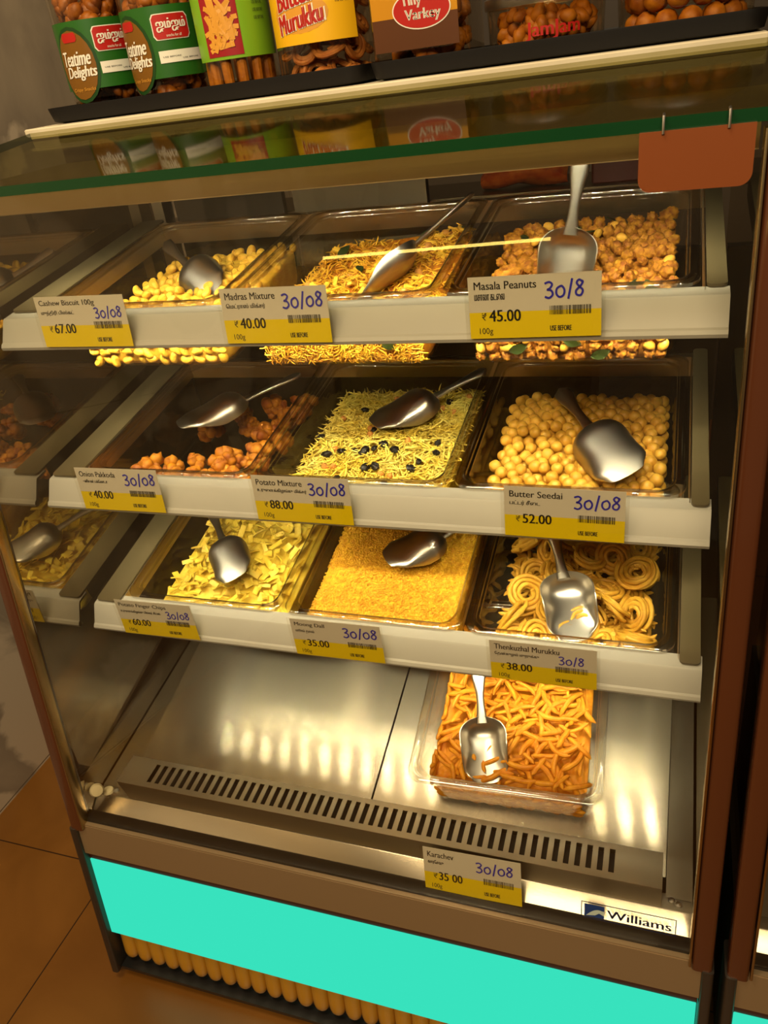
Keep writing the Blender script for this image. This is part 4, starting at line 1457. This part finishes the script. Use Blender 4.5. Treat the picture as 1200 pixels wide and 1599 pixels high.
M['lab_green'] = mat('label_green', lin(34, 92, 24), 0.35)
M['lab_dgreen'] = mat('label_dark_green', lin(20, 62, 20), 0.35)
M['lab_brown'] = mat('label_brown', lin(120, 78, 16), 0.35)
M['lab_red'] = mat('label_red', lin(176, 28, 22), 0.35)
M['lab_white'] = mat('label_white', lin(232, 226, 208), 0.4)
M['lab_lime'] = mat('label_lime', lin(120, 168, 34), 0.35)
M['lab_dred'] = mat('label_dark_red', lin(150, 24, 30), 0.35)
M['lab_yellow'] = mat('label_yellow', lin(234, 178, 22), 0.35)
M['lab_gold'] = mat('label_gold', lin(206, 142, 30), 0.3, 0.2)
M['lab_dbrown'] = mat('label_dark_brown', lin(84, 44, 14), 0.35)
M['lab_orange'] = mat('label_orange', lin(214, 150, 50), 0.4)
M['lid'] = mat('red_lid', lin(150, 24, 18), 0.4)
M['lid_pale'] = clear('frosted_lid', (0.75, 0.66, 0.48), base=0.2, power=2, top=0.7, gloss_rough=0.3)
M['j_brown'] = mat('brown_fried_snack', lin(176, 104, 18), 0.5, noise_scale=60, col2=lin(120, 60, 6), bump=0.6)
M['j_tan'] = mat('tan_fried_snack', lin(206, 140, 70), 0.6, noise_scale=60, col2=lin(170, 100, 40), bump=0.4)
M['j_orange'] = mat('orange_fried_snack', lin(200, 126, 26), 0.55, noise_scale=50, col2=lin(150, 80, 8), bump=0.5)


def jar_profile(R_, H, neck=True):
    p = [(R_ * 0.80, 0), (R_ * 0.90, 0.002), (R_ * 0.93, 0.008), (R_ * 0.90, 0.013), (R_ * 0.94, 0.018), (R_ * 0.97, 0.024), (R_ * 0.93, 0.030), (R_ * 0.97, 0.036), (R_, 0.044), (R_, H * 0.80),
         (R_ * 0.985, H * 0.84), (R_ * 0.93, H * 0.90), (R_ * 0.80, H * 0.955), (R_ * 0.72, H * 0.97), (R_ * 0.72, H)]
    return p


def wrap_fn(R_, th0, zoff, H0=0.0):
    return lambda x, z: (R_ * math.sin(th0 + x / R_), -R_ * math.cos(th0 + x / R_), zoff + z)


def patch(mb, R_, th0, x0, x1, z0, z1, n=24, r=0.0):
    """label panel on a jar, x measured along the wall from th0"""
    f = wrap_fn(R_, th0, 0)
    vs, fs = [], []
    for i in range(n + 1):
        x = x0 + (x1 - x0) * i / n
        e = 0.0
        if r:
            d = min(x - x0, x1 - x)
            if d < r:
                e = r - math.sqrt(max(0, r * r - (r - d) ** 2))
        vs += [f(x, z0 + e), f(x, z1 - e)]
    fs = [(2 * i, 2 * i + 2, 2 * i + 3, 2 * i + 1) for i in range(n)]
    mb.add(vs, fs)


def disc(mb, R_, th0, cx, cz, rx, rz, n=36):
    f = wrap_fn(R_, th0, 0)
    vs, fs = [], []
    K_ = 10
    for k in range(K_ + 1):           # columns keep the panel on the curve
        x = -rx * math.cos(PI * k / K_)
        h = rz * math.sin(PI * k / K_)
        vs += [f(cx + x, cz - h), f(cx + x, cz + h)]
    fs = [(2 * i, 2 * i + 2, 2 * i + 3, 2 * i + 1) for i in range(K_)]
    mb.add(vs, fs)


def lumps(name, root_loc, R_, z0, z1, n, m_, r, label, seed, square=False):
    """snack filling of a jar, too jumbled to count: lumps round a core"""
    Rr = random.Random(seed)
    v_, f_ = ico(2, 1, 0.25, 2, seed)
    ms = []
    for _ in range(n):
        a = Rr.uniform(0, 2 * PI)
        q = (R_ - r * 1.25) * math.sqrt(Rr.uniform(0.45, 1))
        z = Rr.uniform(z0 + r, z1 - r)
        s = r * Rr.uniform(.7, 1.1)
        ms.append(Matrix.Translation((q * math.cos(a), q * math.sin(a), z)) @ rotm(Rr.uniform(0, 6), Rr.uniform(0, 6), 0) @ Matrix.Diagonal((s * 1.3, s, s * .8, 1)))
    mb = MB(); mb.lathe([((R_ - r * 2) * .98, z0 + r * .5), ((R_ - r * 2) * .98, z1 - r)], 24)
    core = np.array(mb.v)
    me = merged(np.array(v_), f_, np.array([np.array(q) for q in ms]), name, m_)
    o = bpy.data.objects.new(name, me)
    COL.objects.link(o)
    o.location = root_loc
    tag(o, label, 'snacks', kind='stuff')
    return o


def jar(name, x, y, R_, H, label, prof=None, lid=True, wall=None):
    root = empty(name, loc=(x, y, JZ))
    m = MB(); m.lathe(prof or jar_profile(R_, H), 48, None, True, False)
    m.build('jar_body', wall or M['jar'], root, angle=60)
    if lid:
        m = MB(); m.lathe([(R_ * 0.78, H - 0.002), (R_ * 0.80, H + 0.001), (R_ * 0.80, H + 0.016), (R_ * 0.77, H + 0.019)], 40)
        m.build('lid', M['lid'], root)
    tag(root, label, 'jar', 'snack jars on the case top')
    return root


def teatime(root, R_, th_e, th_r):
    Rl = R_ + 0.0006
    dz = -0.025
    m = MB(); patch(m, Rl, (th_e + th_r) / 2, -0.085, 0.085, 0.060 + dz, 0.148 + dz, 48)
    m.build('green_label', M['lab_green'], root)
    m = MB(); disc(m, Rl + .0006, th_e, 0, 0.092 + dz, 0.036, 0.050)
    o = m.build('oval_border', M['lab_dgreen'], root)
    m = MB(); disc(m, Rl + .0011, th_e, 0, 0.092 + dz, 0.032, 0.045)
    m.build('oval_panel', M['lab_brown'], root)
    m = MB()
    put_text(m, 'Teatime', -0.026, 0.092, width=0.050, height=0.019, fn=wrap_fn(Rl + .0018, th_e, dz), slant=0.2, bold=0.0012)
    put_text(m, 'Delights', -0.022, 0.072, width=0.050, height=0.019, fn=wrap_fn(Rl + .0018, th_e, dz), slant=0.2, bold=0.0012)
    m.build('oval_lettering', M['lab_white'], root, smooth=False)
    m = MB(); put_text(m, 'Crispy Snacks', -0.018, 0.057, width=0.040, height=0.006, fn=wrap_fn(Rl + .0018, th_e, dz), slant=0.2)
    m.build('small_lettering', M['lab_orange'], root, smooth=False)
    m = MB(); patch(m, Rl + .0016, th_e, -0.014, 0.012, 0.122 + dz, 0.134 + dz, 10, 0.003)
    m.build('small_red_badge', M['lab_red'], root)
    m = MB(); patch(m, Rl + .0008, th_r, -0.027, 0.027, 0.106 + dz, 0.138 + dz, 16, 0.005)
    m.build('badge_border', M['lab_white'], root)
    m = MB(); patch(m, Rl + .0012, th_r, -0.0258, 0.0258, 0.1072 + dz, 0.1368 + dz, 16, 0.005)
    m.build('red_badge', M['lab_red'], root)
    m = MB()
    put_text(m, 'ஜம்ஜம்', -0.021, 0.1155, width=0.042, height=0.0165, fn=wrap_fn(Rl + .0018, th_r, dz), bold=0.0012)
    put_text(m, 'snacks for all', -0.009, 0.1095, width=0.022, height=0.0035, fn=wrap_fn(Rl + .0018, th_r, dz))
    m.build('badge_lettering', M['lab_white'], root, smooth=False)
    m = MB(); patch(m, Rl + .0010, th_r, -0.025, 0.042, 0.078 + dz, 0.093 + dz, 16)
    m.build('white_strip', M['lab_white'], root)
    m = MB()
    for zz_ in (0.0885, 0.0855):
        put_text(m, 'USE BEFORE', -0.020 if zz_ > .087 else 0.008, zz_ - 0.004, width=0.026, height=0.0018, fn=wrap_fn(Rl + .0014, th_r, dz))
    m.build('strip_lettering', M['ink'], root, smooth=False)


D = math.radians
J1 = (-0.472, 0.325); J2 = (-0.348, 0.318)
j = jar('snack_jar', *J1, 0.0565, 0.21, 'clear jar of brown snacks with green label, nearest the beige wall')
teatime(j, 0.0565, D(-4), D(58))
lumps('jar_filling', (*J1, JZ), 0.053, 0.004, 0.17, 230, M['j_brown'], 0.011, 'brown fried snacks inside the green-labelled jar nearest the wall', 31)
j = jar('snack_jar', *J2, 0.0565, 0.21, 'clear jar of brown snacks with green label, beside the lime-labelled jar')
teatime(j, 0.0565, D(-24), D(43))
lumps('jar_filling', (*J2, JZ), 0.053, 0.004, 0.17, 230, M['j_brown'], 0.011, 'brown fried snacks inside the green jar beside the lime label', 32)

# lime-labelled pack jar with stick snacks
J3 = (-0.232, 0.315)
sq = [(0.88, 0), (0.97, 0.004), (1.0, 0.014), (1.0, 0.185), (0.95, 0.195), (0.80, 0.205), (0.80, 0.212)]
j = jar('snack_jar', *J3, 0.054, 0.21, 'clear jar of stick snacks with lime and red label', prof=[(r * 0.054, z) for r, z in sq])
Rl = 0.0546
th = D(8)
m = MB(); patch(m, Rl, D(30), -0.075, 0.075, 0.046, 0.17, 40); m.build('lime_label', M['lab_lime'], j)
m = MB(); patch(m, Rl + .0005, th, -0.027, 0.027, 0.050, 0.120, 20); m.build('red_panel', M['lab_dred'], j)
m = MB(); put_text(m, tamil('பணியாரம்'), -0.036, 0.122, width=0.072, height=0.018, fn=wrap_fn(Rl + .0010, th, 0), bold=0.001); m.build('label_lettering', M['lab_white'], j, smooth=False)
Rr = random.Random(5)
m = MB()
for _ in range(46):
    cx_, cz_ = cl(Rr.gauss(0, 0.009), -.015, .015), cl(0.084 + Rr.gauss(0, 0.013), .062, .108)
    a = Rr.uniform(0, PI)
    L_, w_ = 0.011, 0.0028
    f_ = wrap_fn(Rl + .0012 + Rr.uniform(0, .0006), th, 0)
    q = [(cx_ + L_ * math.cos(a) * s + w_ * math.sin(a) * t, cz_ + L_ * math.sin(a) * s - w_ * math.cos(a) * t) for s, t in ((-1, -1), (1, -1), (1, 1), (-1, 1))]
    m.add([f_(*p) for p in q], [(0, 1, 2, 3)])
m.build('snack_picture', M['lab_orange'], j, smooth=False)
m = MB()
for k_ in range(5):
    put_text(m, 'USE BEFORE', 0.050, 0.125 - k_ * 0.009, width=0.018, height=0.004, fn=wrap_fn(Rl + .0008, th, 0))
m.build('small_lettering', M['ink'], j, smooth=False)
stk = bend_tube(0.05, 0.0075, 0.1, 6, 10, 0, 2).mesh('stick_snack', M['j_orange'])
for k_ in range(12):
    a = 2 * PI * k_ / 12
    o = bpy.data.objects.new('stick_snack', stk); COL.objects.link(o)
    o.matrix_world = Matrix.Translation((J3[0] + 0.042 * math.cos(a), J3[1] + 0.042 * math.sin(a), JZ + 0.029)) @ rotm(0, PI / 2 + Rr.uniform(-.08, .08), a)
    tag(o, 'thick brown stick snack standing in the lime-labelled jar', 'stick snack', 'sticks in the lime-labelled jar')

# yellow-labelled jar of coils
J4 = (-0.098, 0.325)
cyl = [(0.90, 0), (0.97, 0.003), (1.0, 0.012), (1.0, 0.165), (0.95, 0.18), (0.82, 0.19), (0.82, 0.20)]
j = jar('snack_jar', *J4, 0.070, 0.20, 'wide clear jar of tan coils with yellow label and red lettering', prof=[(r * 0.070, z) for r, z in cyl])
th = D(-6)
m = MB(); patch(m, 0.0706, D(10), -0.085, 0.060, 0.050, 0.16, 40); m.build('yellow_label', M['lab_yellow'], j)
m = MB(); disc(m, 0.0709, th, 0.0, 0.084, 0.042, 0.022); m.build('orange_swirl', M['lab_orange'], j)
f_ = lambda x, z: wrap_fn(0.0714, th, 0)(x, z + 0.16 * (x + 0.03))
m = MB(); put_text(m, 'Butter', -0.034, 0.088, width=0.058, height=0.026, fn=f_, bold=0.004)
put_text(m, 'Murukku', -0.036, 0.062, width=0.070, height=0.024, fn=f_, bold=0.004)
m.build('lettering_outline', M['lab_white'], j, smooth=False)
f_ = lambda x, z: wrap_fn(0.0718, th, 0)(x, z + 0.16 * (x + 0.03))
m = MB(); put_text(m, 'Butter', -0.033, 0.089, width=0.056, height=0.024, fn=f_, bold=0.002)
put_text(m, 'Murukku', -0.035, 0.063, width=0.068, height=0.022, fn=f_, bold=0.002)
m.build('label_lettering', M['lab_red'], j, smooth=False)
m = MB()
for k_ in range(5):
    put_text(m, 'USE BEFORE', 0.052, 0.128 - k_ * 0.009, width=0.02, height=0.004, fn=wrap_fn(0.0710, th, 0))
m.build('small_lettering', M['ink'], j, smooth=False)
cj = []
for k_ in range(3):
    mb = MB()
    pts = [((0.010 + 0.012 * i / 40) * math.cos(2 * PI * 2.2 * i / 40 + k_), (0.010 + 0.012 * i / 40) * math.sin(2 * PI * 2.2 * i / 40 + k_), 0.003 * math.sin(i * .7)) for i in range(41)]
    mb.tube(pts, 0.0033, 7)
    cj.append(mb.mesh('tan_coil', M['j_tan']))
for lay in range(5):
    for k_ in range(8):
        a = 2 * PI * (k_ + lay * .5) / 8
        o = bpy.data.objects.new('tan_coil', Rr.choice(cj)); COL.objects.link(o)
        o.matrix_world = Matrix.Translation((J4[0] + 0.045 * math.cos(a), J4[1] + 0.045 * math.sin(a), JZ + 0.018 + 0.027 * lay)) @ rotm(0, Rr.uniform(0.3, 1.2), a)
        tag(o, 'tan coiled snack inside the yellow-labelled jar', 'snack coil', 'coils in the yellow-labelled jar')

# squarish jar with the gold label


def rjar(root, hw, H, m_, rad=0.02):
    m = MB()
    m.loft([[(x, y, z) for x, y in rrect(-hw + i_, hw - i_, -hw + i_, hw - i_, rad, 6)] for i_, z in ((0.010, 0), (0.003, 0.003), (0, 0.012), (0, H * 0.9), (0.004, H * 0.95), (0.012, H))], True, False)
    m.build('jar_body', m_, root, angle=50)


J5 = (0.052, 0.318)
j = empty('snack_jar', loc=(*J5, JZ)); rjar(j, 0.064, 0.17, M['jar'])
m = MB(); m.rbox(-0.055, 0.055, -0.055, 0.055, 0.170, 0.186, 0.02); m.build('lid', M['lid'], j)
m = MB(); m.box(-0.056, 0.056, -0.0646, -0.0642, 0.062, 0.15); m.build('gold_label', M['lab_gold'], j, smooth=False)
m = MB(); m.box(-0.056, 0.056, -0.0648, -0.0643, 0.026, 0.062); m.build('brown_band', M['lab_dbrown'], j, smooth=False)
el = lambda rx, rz, n_=40: [(rx * math.cos(2 * PI * k_ / n_), rz * math.sin(2 * PI * k_ / n_)) for k_ in range(n_)]
for nm, rx, rz, y_, mt in (('oval_border', 0.038, 0.0215, -0.0652, 'lab_white'), ('red_oval', 0.0365, 0.020, -0.0655, 'lab_red')):
    m = MB(); m.add([(x + 0.010, y_, 0.068 + z) for x, z in el(rx, rz)], [tuple(range(40))]); m.build(nm, M[mt], j, smooth=False)
m = MB()
put_text(m, 'Tiny', -0.015, 0.070, width=0.026, height=0.014, fn=lambda x, z: (x, -0.0658, z), slant=-0.1, bold=0.001)
put_text(m, 'Varkey', -0.012, 0.054, width=0.046, height=0.015, fn=lambda x, z: (x, -0.0658, z), bold=0.001)
m.build('oval_lettering', M['lab_white'], j, smooth=False)
tag(j, 'squarish clear jar with gold label and red oval', 'jar', 'snack jars on the case top')
lumps('jar_filling', (*J5, JZ), 0.060, 0.004, 0.15, 240, M['j_orange'], 0.011, 'brown snacks inside the gold-labelled squarish jar', 33)

# low tubs
for (jx, jy, r_, lab, sd, mm, txt) in ((0.205, 0.325, 0.072, 'low clear tub with pale lid and red print on its side', 34, 'j_orange', True), (0.372, 0.335, 0.078, 'low clear tub of round brown snack balls beside the red-printed tub', 35, 'j_brown', False)):
    root = empty('snack_tub', loc=(jx, jy, JZ))
    m = MB(); m.lathe([(r_ * .9, 0), (r_ * .96, .003), (r_, .012), (r_ * 1.03, .058), (r_ * 1.05, .062)], 48, None, True, False)
    m.build('tub_body', M['jar'], root, angle=60)
    m = MB(); m.lathe([(r_ * 1.06, .055), (r_ * 1.07, .057), (r_ * 1.07, .066), (r_ * 1.0, .069), (r_ * .9, .067)], 48)
    m.build('lid', M['lid_pale'], root)
    if txt:
        m = MB(); put_text(m, 'JamJam', -0.030, 0.016, width=0.066, height=0.020, fn=wrap_fn(r_ * 1.04, D(12), 0), bold=0.0012)
        m.build('red_print', M['lab_red'], root, smooth=False)
        lumps('tub_filling', (jx, jy, JZ), r_ * .95, 0.003, 0.055, 150, M[mm], 0.009, 'golden fried snacks inside the red-printed tub', sd)
    tag(root, lab, 'tub', 'low snack tubs on the case top')
v_, f_ = ico(3, 0.0135, 0.10, 5, 3)
ladd = mesh_of(v_, f_, 'brown_snack_ball', M['j_orange'])
for lay in range(2):
    for k_ in range(13):
        a = 2 * PI * (k_ + .5 * lay) / 13
        o = bpy.data.objects.new('brown_snack_ball', ladd); COL.objects.link(o)
        o.matrix_world = Matrix.Translation((0.372 + 0.058 * math.cos(a), 0.335 + 0.058 * math.sin(a), JZ + 0.0165 + 0.025 * lay)) @ rotm(Rr.uniform(0, 6), Rr.uniform(0, 6), 0)
        tag(o, 'round brown snack ball inside the low tub without print', 'snack ball', 'balls in the low tub')

# goods glimpsed behind the tubs of the topmost shelf
M['bag_orange'] = mat('orange_snack_bag', lin(224, 110, 34), 0.25, noise_scale=40, col2=lin(180, 60, 20), bump=0.8, coat=0.6)
M['box_red'] = mat('dark_red_box', lin(104, 34, 22), 0.4)
ledge_z = 0.585
m = MB(); m.box(GL + .004, GR - .004, 0.378, 0.52, ledge_z - 0.012, ledge_z)
o = m.build('rear_ledge', M['steel_dark'], smooth=False)
tag(o, 'dark steel ledge behind the topmost shelf of the case', 'ledge')
m = MB()
rg = []
for i in range(15):
    t = i / 14
    h_ = 0.034 * math.sin(PI * cl(t, .03, .97)) ** 0.45
    rg.append([(0.09 + 0.13 * t, 0.43 + 0.045 * math.cos(a) * (0.6 + .4 * math.sin(PI * t)), ledge_z + 0.002 + h_ + h_ * math.sin(a) * (1 + .12 * math.sin(9 * t + 3 * a))) for a in [2 * PI * k_ / 18 for k_ in range(18)]])
m.loft(rg, True, True)
tag(m.build('snack_bag', M['bag_orange']), 'shiny orange snack bag on the ledge behind the peanut tub', 'bag')
m = MB(); m.rbox(0.255, 0.325, 0.40, 0.46, ledge_z, ledge_z + 0.036, 0.004)
tag(m.build('snack_box', M['box_red']), 'dark red box on the ledge beside the orange bag', 'box')
# strip lamp on the far side of the aisle, behind the viewer
m = MB(); m.tube([(-1.07, -2.5, 0.742), (-0.06, -2.5, 0.767)], 0.006, 10)
lt = empty('strip_lamp', loc=(-0.56, -2.5, 0.75))
o = m.build('lamp_tube', emit('strip_lamp_glow', (1.0, 0.70, 0.16), 16.0)); o.parent = lt; o.matrix_parent_inverse = lt.matrix_world.inverted() if False else Matrix.Translation((0.56, 2.5, -0.75))
m = MB(); m.box(-1.10, -0.03, -2.53, -2.507, 0.70, 0.79)
o = m.build('lamp_bracket', M['dark_back'], smooth=False); o.parent = lt; o.matrix_parent_inverse = Matrix.Translation((0.56, 2.5, -0.75))
m = MB(); m.box(-0.96, 0.1, -2.9, -2.53, FZ, 0.80)
tag(m.build('aisle_counter', M['dark_back'], smooth=False), 'dark counter on the far side of the aisle carrying the strip lamp', 'counter')
tag(lt, 'thin amber strip lamp on the dark counter across the aisle', 'lamp')
